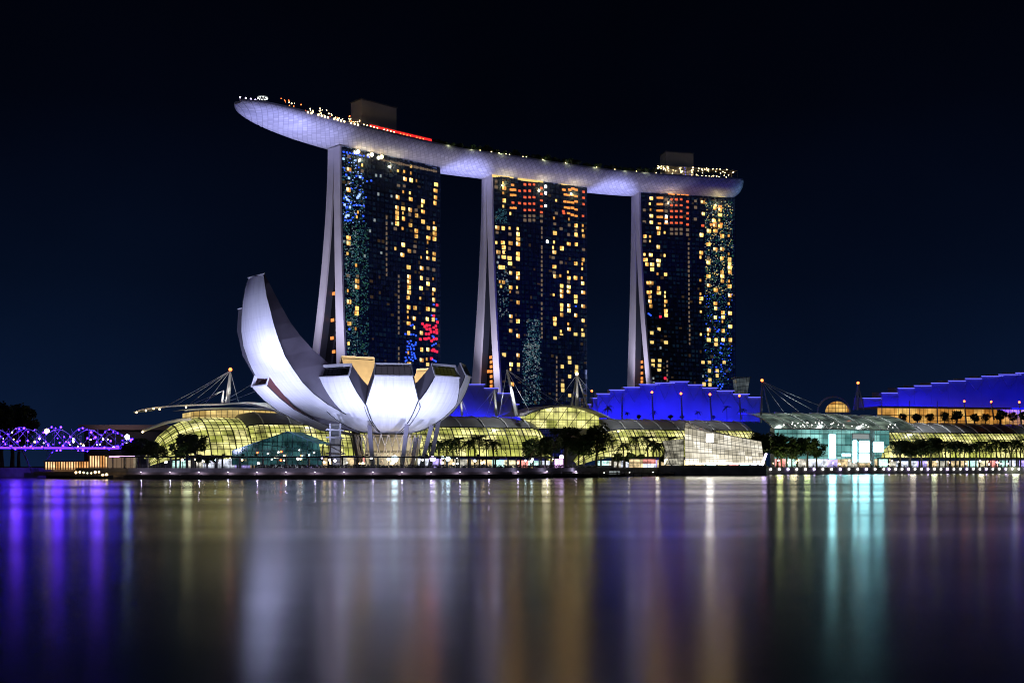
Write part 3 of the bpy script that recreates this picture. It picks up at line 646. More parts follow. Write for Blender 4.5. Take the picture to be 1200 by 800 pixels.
# ------------------------------------------------------------------ lotus museum
MC = Vector((X(455, 430), 430, GZ))
MUS = thing('museum', 'white lotus-shaped museum with one tall curved finger and shorter petals on columns', 'museum', MC)
def petal(az, prof, inn, width, cap=True, glass=None, mats=None, name='petal', org=None):
    """prof/inn: (r, z) outer and inner profiles from the bowl to the tip; width(i) full tangential width"""
    a = R(az); rad = Vector((math.sin(a), -math.cos(a), 0)); tan = Vector((math.cos(a), math.sin(a), 0))
    def pt(r, z, w): return Vector((org[0], org[1], 0)) + rad * r + tan * w + Vector((0, 0, z))
    if org is None: org = (MC.x, MC.y)
    n = len(prof)
    m = MB(); rows = []; uvs = []; arc = 0
    NW = 8
    for i, (r, z) in enumerate(prof):
        if i: arc += math.hypot(r - prof[i - 1][0], z - prof[i - 1][1])
        w = width[i]
        rows.append([pt(r - 0.10 * abs(2 * j / NW - 1) ** 2 * w * 0.35, z, (j / NW - 0.5) * w) for j in range(NW + 1)])
        uvs.append([((j / NW - .5) * w, arc) for j in range(NW + 1)])
    m.grid(rows, 0, True, uvs)
    shell = m.build(name, mats[0], MUS)
    if mats[0] is M['white']:
        for e in (0, NW):
            tm = MB(); tm.tube([r[e] for r in rows[2:]], .17, 5); tm.build('edge_trim', M['dark'], MUS)  # dark tubes stand for the shade in grooves along petal edges
    sd_ = MB()
    for e in (0, NW):
        sgn = -1 if e == 0 else 1
        A = [r[e] for r in rows]; B = [pt(inn[i][0], inn[i][1], sgn * width[i] * 0.47) for i in range(n)]
        sd_.grid([A, B], 0, False, flip=(e == 0))
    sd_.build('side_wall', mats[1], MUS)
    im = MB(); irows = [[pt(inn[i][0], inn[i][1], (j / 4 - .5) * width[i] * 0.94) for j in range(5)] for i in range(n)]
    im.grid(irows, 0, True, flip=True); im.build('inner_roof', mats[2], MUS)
    if cap:
        o0, o1 = rows[-1][0], rows[-1][NW]; i0, i1 = irows[-1][0], irows[-1][4]
        c = MB()
        def mix(u, v): return o0.lerp(o1, u).lerp(i0.lerp(i1, u), v)
        fu, fv = 0.035, 0.10
        O = [mix(0, 0), mix(1, 0), mix(1, 1), mix(0, 1)]; I = [mix(fu, fv), mix(1 - fu, fv), mix(1 - fu, 1 - fv), mix(fu, 1 - fv)]
        nrm = (O[1] - O[0]).cross(O[3] - O[0]).normalized()
        for k in range(4): c.poly([O[k], O[(k + 1) % 4], I[(k + 1) % 4], I[k]])
        D = [p - nrm * 0.8 for p in I]
        for k in range(4): c.poly([I[k], I[(k + 1) % 4], D[(k + 1) % 4], D[k]])
        for k in range(4): c.tube([O[k] + nrm * .15, O[(k + 1) % 4] + nrm * .15], .3, 4)
        c.build('skylight_frame', M['whitepaint'], MUS)
        gl = MB(); gl.poly(D); 
        for k in range(1, 6):
            gl.bar(D[0].lerp(D[1], k / 6) + nrm * .1, D[3].lerp(D[2], k / 6) + nrm * .1, 0.18, 1)
        gl.build('skylight', [glass or M['skyglass'], M['dark']], MUS)
    return shell
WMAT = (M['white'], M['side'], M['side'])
def bowl(rt, zt, zb=15.0, n=16, th0=8, th1=76, up=4.2, back=2.4):
    prof = []; inn = []
    for i in range(n + 1):
        th = R(th0 + (th1 - th0) * i / n)
        r = rt * (math.sin(th) / math.sin(R(th1))) ** 0.92; z = zb + (zt - zb) * (1 - math.cos(th)) / (1 - math.cos(R(th1)))
        prof.append((r, z))
        k = i / n
        inn.append((max(3.0, r - 8 * (1 - k) - back * k), z + 8 * (1 - k) + up * k))
    return prof, inn
def wid(prof, ha, wmax, wtip=None):
    out = []
    for i, (r, z) in enumerate(prof):
        k = i / (len(prof) - 1); w = min(2 * r * math.tan(R(ha)), wmax)
        if wtip is not None and k > .62: w = min(w, wmax + (wtip - wmax) * (k - .62) / .38)
        out.append(w)
    return out
for az, rt, zt, ha, wm, gl in ((-32, 30.5, 34.2, 21, (19.5, 13.6), None), (9.4, 30, 34.2, 21.5, (19.0, 12.9), 'lit'), (48, 30.5, 34.6, 20, (20.0, 12.0), 'olive'), (82, 29.5, 36.0, 18, (17.0, 11), None)):
    pf, inn = bowl(rt, zt)
    glass = None
    if gl == 'olive': glass = M.setdefault('oliveglass', lit_glass('olive_skylight', (0.5, 0.5, 0.08), (0.4, 0.42, 0.1), 0.16, (3, 3)))
    if gl == 'lit': glass = M.setdefault('paleglass', lit_glass('pale_skylight', (0.5, 0.45, 0.75), (0.6, 0.55, 0.8), 0.22, (3, 3)))
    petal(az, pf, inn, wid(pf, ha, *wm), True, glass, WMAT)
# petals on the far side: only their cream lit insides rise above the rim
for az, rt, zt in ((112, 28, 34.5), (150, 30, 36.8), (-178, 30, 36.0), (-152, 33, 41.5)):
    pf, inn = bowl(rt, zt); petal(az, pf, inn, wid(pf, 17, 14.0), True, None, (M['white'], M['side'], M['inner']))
# the tall finger
FO = (MC.x - 11, MC.y + 4)
fo = [(-7, 16.6), (1, 17.8), (9.4, 19.6), (17.1, 22.1), (23.6, 25.2), (28.7, 28.6), (32.5, 32.3), (35.6, 36.3), (38.4, 40.8), (40.5, 46), (41.7, 50.8), (42.2, 55.7), (42.5, 60.9), (42.3, 65), (41.8, 68.6)]
fi = [(-12, 22), (-8, 24), (-4, 26), (0, 28), (4, 30), (9, 32.5), (15, 35.5), (21, 39.5), (26.5, 43.8), (31, 48), (34.5, 52.5), (37, 57.5), (38.9, 62.5), (40.2, 66), (41, 68.9)]
fw = [25, 33, 33.4, 31.4, 30.6, 29.7, 28.1, 27.6, 26, 25.5, 23.7, 21, 17, 14.3, 10.9]
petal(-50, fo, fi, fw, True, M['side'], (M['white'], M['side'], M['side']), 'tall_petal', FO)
# lower petal tucked below the tall finger, its open end dark red
EO = (FO[0] - 5.6, FO[1] + 6.6)
po = [(-4, 15.4), (8, 17.0), (18, 20.6), (25.6, 24.0), (31.4, 27.8), (36.0, 32.0)]
pi = [(-4.2, 15.6), (7.9, 17.2), (17.8, 20.9), (25.2, 24.8), (30.3, 30.2), (33.6, 38.0)]
dred = mat('dark_red_opening', (0.10, 0.025, 0.022), 0.5)
petal(-50, po, pi, [8, 11, 12, 12, 12, 11], True, dred, (M['white'], dred, M['side']), 'petal', EO)
go = [(10, 16), (24, 19.5), (37, 25.5), (47, 34), (53, 44), (55.5, 53), (55.5, 61)]
gi = [(6, 24), (16, 28), (28, 33), (38, 40), (45, 48), (50, 55), (53, 61.5)]
petal(-100, go, gi, [8, 14, 16, 15, 14, 12, 9], True, None, (M['side'], M['side'], M['side']))  # shell given the dark cladding colour to look unlit
# bowl underside, supports and lattice core
m = MB(); rows = []
for i in range(5):
    r = 0.5 + 2.6 * i; rows.append([Vector((MC.x + r * math.cos(2 * math.pi * k / 32), MC.y + r * math.sin(2 * math.pi * k / 32), 14.6 + 0.5 * (i / 4) ** 2)) for k in range(33)])
m.grid(rows, 0, True); m.build('bowl_base', M['inner'], MUS)
for (px0, py0, px1, py1, dd) in ((433, 498, 437, 541, 408), (477, 497, 471, 541, 408), (506, 498, 493, 541, 412), (414, 503, 420, 541, 440), (488, 512, 482, 541, 425), (446, 505, 448, 541, 450), (515, 490, 503, 541, 428)):
    a = P(px0, py0, dd); b = P(px1, py1, dd); b.z = GZ
    m = MB(); m.tube([a, b], [1.0, 0.95], 4); m.build('column', M['side'], MUS)
cr = MB()
for k in range(28):
    a0 = 2 * math.pi * k / 28
    for dk_ in (1.5, -1.5):
        a1 = a0 + dk_ * 2 * math.pi / 28
        cr.bar((MC.x + 10 * math.cos(a0), MC.y + 10 * math.sin(a0), GZ), (MC.x + 12 * math.cos(a1), MC.y + 12 * math.sin(a1), 15.2), 0.4)
cr.build('lattice_core', M['inner'], MUS)
cg = MB(); pts0 = [Vector((MC.x + 8.5 * math.cos(2 * math.pi * k / 24), MC.y + 8.5 * math.sin(2 * math.pi * k / 24), GZ)) for k in range(25)]
cg.grid([pts0, [p + Vector((0, 0, 11.6)) for p in pts0]], 0, False, [[(k * 2.2, 0) for k in range(25)], [(k * 2.2, 11.6) for k in range(25)]])
cg.build('lobby_glass', lit_glass('lobby_glass', (1, 0.75, 0.4), (1, 0.85, 0.55), 0.75, (3, 5.5)), MUS)
# museum floodlights standing on the promenade
for (px, dd, tz, taz, pw, an) in ((262, 384, 32, (-96, 425), 4.5e4, 60), (285, 384, 40, (-88, 412), 6.0e4, 70), (360, 382, 30, (-66, 400), 4.2e4, 90), (430, 382, 28, (-46, 405), 2.9e4, 95), (500, 384, 28, (-36, 408), 2.9e4, 95), (560, 400, 29, (-22, 420), 2.6e4, 80), (300, 384, 62, (-89, 406), 1.3e5, 45)):
    dd = {285: 382, 360: 382.5, 430: 384, 500: 388, 560: 394, 300: 382, 262: 382}[px]; b0 = Vector((X(px, dd), dd, 7.25))
    fl = thing('floodlight', 'small floodlight on the covered walkway roof aimed at the white museum', 'floodlight', b0, 'museum floodlights')
    m = MB(); m.box(b0 + Vector((0, 0, 0.35)), (0.9, 0.5, 0.6)); m.build('housing', M['dark'], fl)
    m = MB(); m.box(b0 + Vector((0, 0.27, 0.42)), (0.7, 0.04, 0.4)); m.build('lens', E['violet'], fl)
    lamp_spot('museum_flood', b0 + Vector((0, 0.5, 0.9)), (taz[0], taz[1], tz), pw * (1.75 if taz[0] < -80 else 1.5), (0.56, 0.60, 1.0), an, 0.9, 0.6)
lamp_spot('court_lamp', (MC.x, MC.y - 4, 33), (MC.x, MC.y + 30, 40), 8e4, (1.0, 0.72, 0.4), 120, 0.8, 1)
lamp_spot('under_lamp', (MC.x + 3, MC.y - 15, 4.2), (MC.x, MC.y, 15), 2500, (1.0, 0.8, 0.55), 130, 0.9, 1)
lamp_spot('side_lamp', (-52, 392, 40), (-82, 410, 50), 6.0e3, (0.62, 0.54, 1.0), 90, 1.0, 3)  # unseen spot added to light the tall finger's side wall

# ------------------------------------------------------------------ waterfront mall
def FD(px): return 530 + (px - 185) * 0.187
GLY = lit_glass('mall_glass', (0.74, 0.78, 0.15), (0.98, 0.90, 0.36), 1.4, (6.0, 4.2), 0.12, 1.15, 0.16)
GLW = lit_glass('warm_mall_glass', (1.0, 0.62, 0.16), (1.0, 0.76, 0.3), 1.1, (6.0, 3.4), 0.3, 1.1, 0.12)
GLT = lit_glass('teal_atrium_glass', (0.16, 0.58, 0.56), (0.34, 0.75, 0.70), 0.95, (8.0, 6.0), 0.3, 1.1, 0.08)
GLO = lit_glass('orange_terrace_glass', (1.0, 0.38, 0.05), (1.0, 0.6, 0.16), 0.95, (7.0, 5.0), 0.35, 1.1, 0.15)
SHOP = shop_mat('shop_windows', 1.5)
PROF = [(0, 9.0), (1.2, 13), (3.6, 17.5), (7.5, 22), (9.5, 23.7), (13, 26), (18, 28.2), (24, 29.6), (31, 30.2), (40, 30.2)]
NG = 5   # the first NG profile points are glass, the rest roof sheet
def mall(name, label, px0, px1, glass, d0=None, d1=None, scale=1.0, taper0=0, taper1=0, allglass=False, rib=13.0, shop=True, zc=3.2, roofm=None, vb=2.4):
    d0 = d0 or FD(px0); d1 = d1 or FD(px1)
    a = Vector((X(px0, d0), d0, 0)); b = Vector((X(px1, d1), d1, 0)); u = (b - a).normalized(); L_ = (b - a).length; v = Vector((-u.y, u.x, 0))
    T = thing(name, label, 'building', a.lerp(b, .5) + Vector((0, 0, GZ)))
    def tp(s):
        k = 1.0
        if taper0 and s < taper0: k = max(0.03, 1 - (1 - s / taper0) ** 2) ** 0.5
        if taper1 and L_ - s < taper1: k = max(0.03, 1 - (1 - (L_ - s) / taper1) ** 2) ** 0.5
        return k
    def pt(s, o, z):
        k = tp(s); oo = 40 - (40 - o) * (0.45 + 0.55 * k)
        return a + u * s + v * oo + Vector((0, 0, zc + (z - zc) * scale * k))
    ns = max(6, int(L_ / 5)); ss = [L_ * i / ns for i in range(ns + 1)]
    ng = len(PROF) - 2 if allglass else NG
    arcs = [0]
    for p, q_ in zip(PROF, PROF[1:]): arcs.append(arcs[-1] + math.hypot(q_[0] - p[0], q_[1] - p[1]))
    m = MB(); m.grid([[pt(s, *PROF[i]) for i in range(ng)] for s in ss], 0, True, [[(s, arcs[i] + 9) for i in range(ng)] for s in ss], flip=True)
    m.build('glass_vault', glass, T)
    if not allglass:
        m = MB(); m.grid([[pt(s, *PROF[i]) for i in range(ng - 1, len(PROF))] for s in ss], 0, True, flip=True)
        m.build('roof', roofm or M['roof'], T)
        nr = max(1, int(L_ / rib))
        for i in range(nr + 1):
            s = L_ * (i + .3) / (nr + .6); m = MB()
            pts = [pt(s, *PROF[j]) + Vector((0, 0, 0.25)) - v * 0.25 for j in range(ng - 1, len(PROF) - 1)]
            m.tube(pts, 0.32, 4); m.build('roof_rib', M['whitepaint'], T)
        m = MB(); m.tube([pt(s, *PROF[ng - 1]) - v * 0.35 for s in ss], 0.35, 4); m.build('eaves_beam', M['dark'], T)
    # mullions: one lattice in front of the glazing
    m = MB()
    nv = int(L_ / vb)
    for i in range(nv + 1):
        s = L_ * i / nv; m.tube([pt(s, *PROF[j]) - v * 0.2 for j in range(ng)], 0.2 if i % 4 else 0.36, 4, cap=False)
    step = 2.2; zz = 9.0; seg = []
    for j in range(ng - 1):
        k = max(1, int((arcs[j + 1] - arcs[j]) / step))
        for e in range(k):
            seg.append((PROF[j][0] + (PROF[j + 1][0] - PROF[j][0]) * e / k, PROF[j][1] + (PROF[j + 1][1] - PROF[j][1]) * e / k))
    for o_, z_ in seg: m.tube([pt(s, o_, z_) - v * 0.24 for s in ss], 0.17, 4, cap=False)
    m.build('mullion_lattice', M['dark'], T)
    if shop:
        m = MB(); s0 = taper0 * 0.3; s1 = L_ - taper1 * 0.3
        m.poly([pt(s0, 1.5, 3.2), pt(s1, 1.5, 3.2), pt(s1, 1.5, 8.2), pt(s0, 1.5, 8.2)], 0, [(s0, 0.01), (s1, 0.01), (s1, 4.99), (s0, 4.99)])
        m.build('shopfront', SHOP, T)
        m = MB(); c = a + u * ((s0 + s1) / 2); m.box((c.x + v.x * 0.2, c.y + v.y * .2, 8.6), (s1 - s0, 4.0, 0.7), math.atan2(u.y, u.x)); m.build('shop_canopy', M['dark'], T)
        for i in range(int((s1 - s0) / 7) + 1):
            m = MB(); c = a + u * (s0 + 7 * i) + v * 1.2; m.box((c.x, c.y, 5.7), (0.8, 0.5, 5.0), math.atan2(u.y, u.x))
            m.build('shop_pier', M['dark'], T)
    # two unseen fill spots added above the roof to brighten its sheet
    for f_ in (() if allglass else (.25, .75)):
        c = a + u * (L_ * f_) + v * 9; lamp_spot('roof_wash', (c.x, c.y, 46), (c.x, c.y, 26), 11000 * L_ / 100, (0.92, 0.96, 1.0), 125, 0.6, 1)
    # closed ends
    for s in (0.0, L_):
        m = MB(); ctr = [pt(s, 38, 3.2)]
        m.poly([pt(s, 0.3, 3.2)] + [pt(s, *p) for p in PROF] + [pt(s, 40, 3.2)]); m.build('end_wall', M['side'], T)
    return T, pt, L_, u, v
mall('mall_hall', 'glass barrel hall with rounded end and yellow grid glow behind the teal entrance canopy', 186, 300, GLY, taper0=26, allglass=True, scale=0.9, vb=2.8)
mall('mall_hall', 'grey roofed mall hall with white ribs partly hidden behind the lotus museum', 272, 420, GLY, taper0=14)
mall('mall_hall', 'yellow glowing mall hall with grey ribbed roof behind a row of palms beside the museum', 425, 664, GLY, taper1=16)
mall('mall_hall', 'grey ribbed mall hall below the stepped blue roof, behind the crystal pavilion', 692, 893, GLY, taper0=22, rib=11)
mall('mall_hall', 'green roofed mall hall beneath the orange terrace with a long palm row in front', 1022, 1330, GLY, taper0=16, rib=10)
# upper glazed boxes on the mall roof
def box_tier(label, px0, px1, d, ytop, ybot, glass, arch=2.2, diag=True, depth=26):
    a = P(px0, ybot, d); b = P(px1, ybot, d + (px1 - px0) * .187); u = (b - a); u.z = 0; L_ = u.length; u.normalize(); v = Vector((-u.y, u.x, 0))
    z0 = Z(ybot, d) - 1; z1 = Z(ytop, d)
    T = thing('roof_pavilion', label, 'pavilion', Vector((a.x, a.y, z0)) + u * L_ / 2)
    base = Vector((a.x, a.y, 0))
    def pt(s, z, o=0): return base + u * s + v * o + Vector((0, 0, z))
    m = MB(); n = 14
    for i in range(n):
        s0, s1 = L_ * i / n, L_ * (i + 1) / n
        h0 = z1 + arch * (1 - (2 * i / n - 1) ** 2) - arch; h1 = z1 + arch * (1 - (2 * (i + 1) / n - 1) ** 2) - arch
        m.poly([pt(s0, z0), pt(s1, z0), pt(s1, h1), pt(s0, h0)], 0, [(s0, 0), (s1, 0), (s1, h1 - z0), (s0, h0 - z0)])
    m.poly([pt(0, z0), pt(0, z0, depth), pt(0, z1 - arch, depth), pt(0, z1 - arch)], 0, [(0, 0), (depth, 0), (depth, 6), (0, 6)])
    m.build('glass_wall', glass, T)
    m = MB(); k = int(L_ / 2.6)
    for i in range(k + 1):
        s = L_ * i / k; e = 2 * i / k - 1; m.bar(pt(s, z0, -.15), pt(s, z1 - arch * e * e, -.15), 0.28)
        if diag and i % 3 == 0 and i + 3 <= k:
            e2 = 2 * (i + 3) / k - 1; m.bar(pt(s, z0, -.2), pt(L_ * (i + 3) / k, z1 - arch * e2 * e2, -.2), 0.34)
    for i in range(1, 4): m.bar(pt(0, z0 + (z1 - arch - z0) * i / 4, -.18), pt(L_, z0 + (z1 - arch - z0) * i / 4, -.18), 0.24)
    m.build('mullion_lattice', M['dark'], T)
    m = MB(); rows = []
    for i in range(n + 1):
        e = 2 * (i / n) - 1; s = -5 + (L_ + 10) * i / n; z = z1 + 0.5 - arch * e * e * 1.25
        rows.append([pt(s, z - .2, -4), pt(s, z + 0.5, -4), pt(s, z + 0.9, depth), ])
    m.grid(rows, 0, False, flip=True); m.build('roof', M['conc'], T)
    return T
box_tier('warm lit glazed box under the curved wing roof and the tall cable mast', 227, 342, 568, 479, 494, GLW, 1.2, False)
box_tier('glazed box with diagonal bracing and arched roof in front of the middle tower', 616, 702, 632, 476, 499, GLY, 5.0)
# curved wing roof reaching out over the water side
wr = thing('wing_roof', 'thin curved white wing roof cantilevered from the lit glass box with small lamps along its edge', 'roof', P(262, 480, 562))
m = MB(); top_ = [(157, 482), (166, 479.2), (180, 477), (200, 475), (225, 473.6), (250, 473.2), (275, 472), (295, 473), (315, 478), (332, 485)]
ra = [P(x, y, 556) for x, y in top_]
m.grid([ra, [p + Vector((3, 16, 1.4)) for p in ra]], 0, True); m.grid([[p - Vector((0, 0, 0.7)) for p in ra], ra], 0, True, flip=False)
m.grid([[p - Vector((0, 0, 0.7)) for p in ra], [p + Vector((3, 16, .9)) for p in ra]], 0, True, flip=True)
m.build('roof_blade', M['whitepaint'], wr)
m = MB(); m.tube([P(x, y, 555) for x, y in ((167, 505), (180, 500), (195, 495), (210, 492), (224, 491))], 0.7, 6); m.build('arched_brace', M['whitepaint'], wr)
for x, y in ((160, 482), (171, 480), (187, 478.3), (218, 476), (180, 477.5), (167, 505)):
    m = MB(); m.ball(P(x, y, 554) - Vector((0, 0, .4)), 0.42); m.build('edge_lamp', E['warmlamp'], wr)
# central atrium with arched glass roof
def atrium():
    a = P(903, 545, 668); b = P(1042, 545, 694); u = (b - a); u.z = 0; L_ = u.length; u.normalize(); v = Vector((-u.y, u.x, 0)); base = Vector((a.x, a.y, 0))
    T = thing('atrium', 'teal glass atrium with ribbed arched roof and glaring white screens', 'building', base + u * L_ / 2 + Vector((0, 0, GZ)))
    def pt(s, z, o=0): return base + u * s + v * o + Vector((0, 0, z))
    m = MB(); m.poly([pt(2, GZ), pt(L_, GZ), pt(L_, 25), pt(2, 25)], 0, [(0, 0), (L_, 0), (L_, 21), (0, 21)]); m.build('glass_wall', GLT, T)
    m = MB()
    for i in range(27): m.bar(pt(2 + (L_ - 2) * i / 26, GZ, -.2), pt(2 + (L_ - 2) * i / 26, 25, -.2), 0.2)
    for z in (8, 12, 16, 20, 24): m.bar(pt(2, z, -.25), pt(L_, z, -.25), 0.24)
    m.build('mullion_lattice', M['steel'], T)
    rg = lit_glass('atrium_roof_glass', (0.30, 0.45, 0.40), (0.5, 0.65, 0.5), 0.30, (4, 4), 0.1, 1.2, 0.2)
    prof = [(-9, 24.6), (-5, 27.5), (1, 30.2), (8, 32.6), (17, 34.4), (28, 35.2)]
    ns = 16; fall = lambda i: 0.92 + 0.08 * math.sin(math.pi * min(1, i / ns * 1.2))
    rows = [[pt(-4 + (L_ + 16) * i / ns, 24.6 + (z - 24.6) * fall(i), o) for o, z in prof] for i in range(ns + 1)]
    m = MB(); m.grid(rows, 0, True, [[(i * 5, j * 4) for j in range(6)] for i in range(ns + 1)], flip=True); m.build('roof', rg, T)
    for i in range(0, ns + 1, 2):
        m = MB(); m.tube([p + Vector((0, 0, .3)) for p in rows[i]], 0.34, 6); m.build('roof_rib', M['whitepaint'], T)
    m = MB(); m.tube([r[0] - v * 0.1 for r in rows], 0.5, 4); m.build('eaves_beam', M['whitepaint'], T)
    for i in range(30):
        s = rnd.uniform(0, L_); m = MB(); m.ball(pt(s, rnd.uniform(25.5, 28), rnd.uniform(-8.6, -6)) + Vector((0, 0, .5)), 0.3); m.build('roof_lamp', E['white'], T)
    for px, y0, y1, w_ in ((975.5, 509, 537, 8), (1002, 516, 541, 4.5), (1013, 517, 530, 13), (1013, 531.5, 541, 13), (992, 531.5, 534, 11), (1029.5, 518, 529, 13), (1009, 508.5, 514, 22)):
        d = 660 + (px - 903) * .19; wd = w_ * d / F; c = P(px, (y0 + y1) / 2, d); hh = (y1 - y0) * d / F
        dim = (y0 == 508.5)
        m = MB(); m.box(c, (wd, 0.5, hh), math.atan2(u.y, u.x)); m.build('screen', E['dimw'] if dim else E['screen'], T)
        m = MB(); m.box(c + Vector((0, .6, 0)), (wd + 1.2, 0.5, hh + 1.2), math.atan2(u.y, u.x)); m.build('screen_frame', M['steel'], T)
    m = MB(); m.poly([pt(2, GZ, -1.2), pt(L_ + 60 * 0, GZ, -1.2), pt(L_, 8, -1.2), pt(2, 8, -1.2)], 0, [(0, 0.01), (L_, .01), (L_, 4.9), (0, 4.9)]); m.build('shopfront', SHOP, T)
    for f_ in (.2, .55, .9):  # added fill spots hang above the roof to brighten its ribs
        c = pt(L_ * f_, 48, 4); lamp_spot('roof_wash', c, c + Vector((0, 0, -20)), 8000, (0.85, 1.0, 0.97), 125, .6, 1)
    # tall portal piers
    for px in (905, 1022):
        c = P(px, 525, 664 + (px - 903) * .19); c.z = GZ + 11; m = MB(); m.box(c, (2.2, 2.2, 22)); m.build('pier', M['conc'], T)
atrium()
# orange lit terrace block over the far hall
T = thing('terrace_block', 'long orange lit terrace storey with a tree row, under the far stepped blue roof', 'building', P(1140, 497, 765))
m = MB(); a = P(1028, 497, 752); b = P(1330, 497, 800); L_ = (b - a).length; zt = Z(478, 752)
m.poly([a - Vector((0, 0, 4)), b - Vector((0, 0, 4)), Vector((b.x, b.y, zt)), Vector((a.x, a.y, zt))], 0, [(0, 0), (L_, 0), (L_, 15), (0, 15)]); m.build('glass_wall', GLO, T)
m = MB()
for i in range(int(L_ / 3) + 1):
    p = a.lerp(b, i * 3 / L_); m.bar((p.x, p.y - .2, a.z - 4), (p.x, p.y - .2, zt), 0.28)
for z in (a.z + 2.5, a.z + 6): m.bar((a.x, a.y - .25, z), (b.x, b.y - .25, z), 0.4)
m.build('mullion_lattice', M['dark'], T)
m = MB(); c = a.lerp(b, .5); m.box((c.x, c.y + 8, zt + 0.6), (L_ + 8, 26, 1.0), math.atan2(b.y - a.y, b.x - a.x)); m.build('roof', M['roof'], T)
# blue stepped roofs
def blue_roof(label, steps, ybase, d, slope, seed, vline=True, ybase1=None, drop=None):
    ybase1 = ybase1 or ybase
    cx = sum(s[0] + s[1] for s in steps) / len(steps) / 2
    T = thing('stepped_roof', label, 'roof', P(cx, ybase, d))
    for i, (x0, x1, y) in enumerate(steps):
        f = abs(i - len(steps) * slope) * 0.18
        dd = d + f
        tl = P(x0, y, dd + 10); tr = P(x1, y, dd + 10); bl_ = P(x0, ybase, dd); br_ = P(x1, ybase1, dd)
        m = MB(); m.poly([bl_, br_, tr, tl]); m.poly([tl, tr, tr + Vector((0, 24, 2)), tl + Vector((0, 24, 2))]); m.poly([tl, tl + Vector((0, 24, 2)), bl_ + Vector((0, 24, 0)), bl_]); m.poly([br_, br_ + Vector((0, 24, 0)), tr + Vector((0, 24, 2)), tr])
        pl = m.build('roof_plate', M['blueface'], T)
        m = MB(); q0 = tl + Vector((-.8, -.5, .15)); q1 = tr + Vector((.8, -.5, .15)); m.bar(q0, q1, 0.5); m.build('edge_light', E['bluestrip'], pl)
        if vline:
            mid = P((x0 + x1) / 2, y + (ybase - y) * .42, dd + 3.5)
            m = MB()
            for k in (x0 + (x1 - x0) * .12, x0 + (x1 - x0) * .88):
                m.bar(P(k, y + 1.2, dd + 8), mid, 0.4)
            m.build('strut', M['steel'], pl)
    return T
blue_roof('stepped fan of blue lit roof plates in front of the third tower, with a row of lamp masts', [(690, 712, 474), (694, 708, 466.5), (700, 723, 461.5), (715, 738, 457), (732, 755, 454), (750, 772, 450.6), (769, 789, 448.8), (786, 806, 447.3), (803, 823, 451), (819, 840, 454.6), (837, 859, 458), (856, 877, 462), (872, 892, 465.6)], 494, 716, 0.5, 1)
blue_roof('blue lit stepped roof between the museum petals and the middle tower', [(500, 524, 447.5), (523, 549, 448), (546, 567, 450.6), (564, 583, 455), (580, 600, 461), (597, 607, 474)], 492, 660, 0.3, 2)
blue_roof('long blue lit stepped roof climbing away from the atrium above the orange terrace', [(1012, 1042, 466.6), (1034, 1062, 460.4), (1053, 1081, 455), (1072, 1099, 452), (1092, 1117, 448.8), (1112, 1137, 446.3), (1132, 1156, 443.7), (1151, 1174, 441), (1171, 1195, 439), (1191, 1214, 437), (1211, 1236, 435), (1232, 1256, 433), (1252, 1278, 431), (1274, 1300, 429)], 478, 815, 0.6, 3, True, 478)
def blue_flood(px0, px1, y0, d, tgt_y, pw):
    a = P((px0 + px1) / 2, y0, d); t = P((px0 + px1) / 2, tgt_y, d + 60)
    lamp_area('blue_flood', a, t, pw, (0.002, 0.002, 1.0), (px1 - px0) * d / F, 3)
blue_flood(690, 895, 493, 690, 470, 8.5e4); blue_flood(500, 610, 492, 632, 462, 6e4); blue_flood(1000, 1290, 479, 778, 452, 9.5e4)
# arch, glass pod, far low building
T = thing('arched_gable', 'small arched gable with orange glow rising behind the atrium roof', 'gable', P(977, 482, 760))
m = MB(); pts = [P(977 - 19 * math.cos(math.pi * k / 16), 483 - 18.5 * math.sin(math.pi * k / 16), 760) for k in range(17)]; m.tube(pts, 0.55, 6); m.build('arch_rib', M['steel'], T)
m = MB(); pts = [P(981 - 14 * math.cos(math.pi * k / 12), 483 - 13 * math.sin(math.pi * k / 12), 763) for k in range(13)]
m.poly(pts, 0, [((p.x - pts[0].x), p.z - pts[0].z) for p in pts]); m.build('glass_wall', GLO, T)
m = MB()
for k in range(1, 7):
    x = 967 + 28 * k / 7; m.bar(P(x, 483, 762), P(x, 483 - 13 * math.sin(math.acos(max(-1, min(1, (981 - x) / 14)))), 762), 0.3)
m.bar(P(968, 478, 762), P(994, 478, 762), .3); m.build('mullion_lattice', M['dark'], T)
T = thing('glass_pod', 'small glass pod wider at its top beside the foot of the third tower', 'pavilion', P(871, 462, 800))
m = MB(); a0, a1, b0, b1 = P(865, 463, 800), P(875.5, 463, 800), P(862.5, 443.5, 800), P(879, 442, 800); off = Vector((0, 12, 0))
for q_ in ((a0, a1, b1, b0), (a0 + off, a0, b0, b0 + off), (a1, a1 + off, b1 + off, b1)): m.poly(q_, 0, [(0, 0), (10, 0), (10, 12), (0, 12)])
m.build('glass_wall', lit_glass('pod_glass', (0.45, 0.6, 0.7), (0.6, 0.7, 0.75), 0.16, (3, 3)), T)
m = MB()
for k in range(5): m.bar(a0.lerp(a1, k / 4) - off * .02, b0.lerp(b1, k / 4) - off * .02, 0.3)
for k in (0, .5, 1): m.bar(a0.lerp(b0, k) - off * .02, a1.lerp(b1, k) - off * .02, 0.3)
m.build('mullion_lattice', M['steel'], T)
m = MB(); m.box((b0 + b1) / 2 + Vector((0, 6, .4)), (11, 14, .5)); m.build('roof', M['steel'], T)
T = thing('long_shed', 'long low building with a pale flat roof beyond the purple bridge', 'building', P(150, 505, 640))
c = P(150, 503, 640); m = MB(); m.box((c.x, c.y, c.z + .8), (46, 20, 2.6)); m.build('roof', mat('rosy_roof', (0.32, 0.24, 0.25), .7), T)
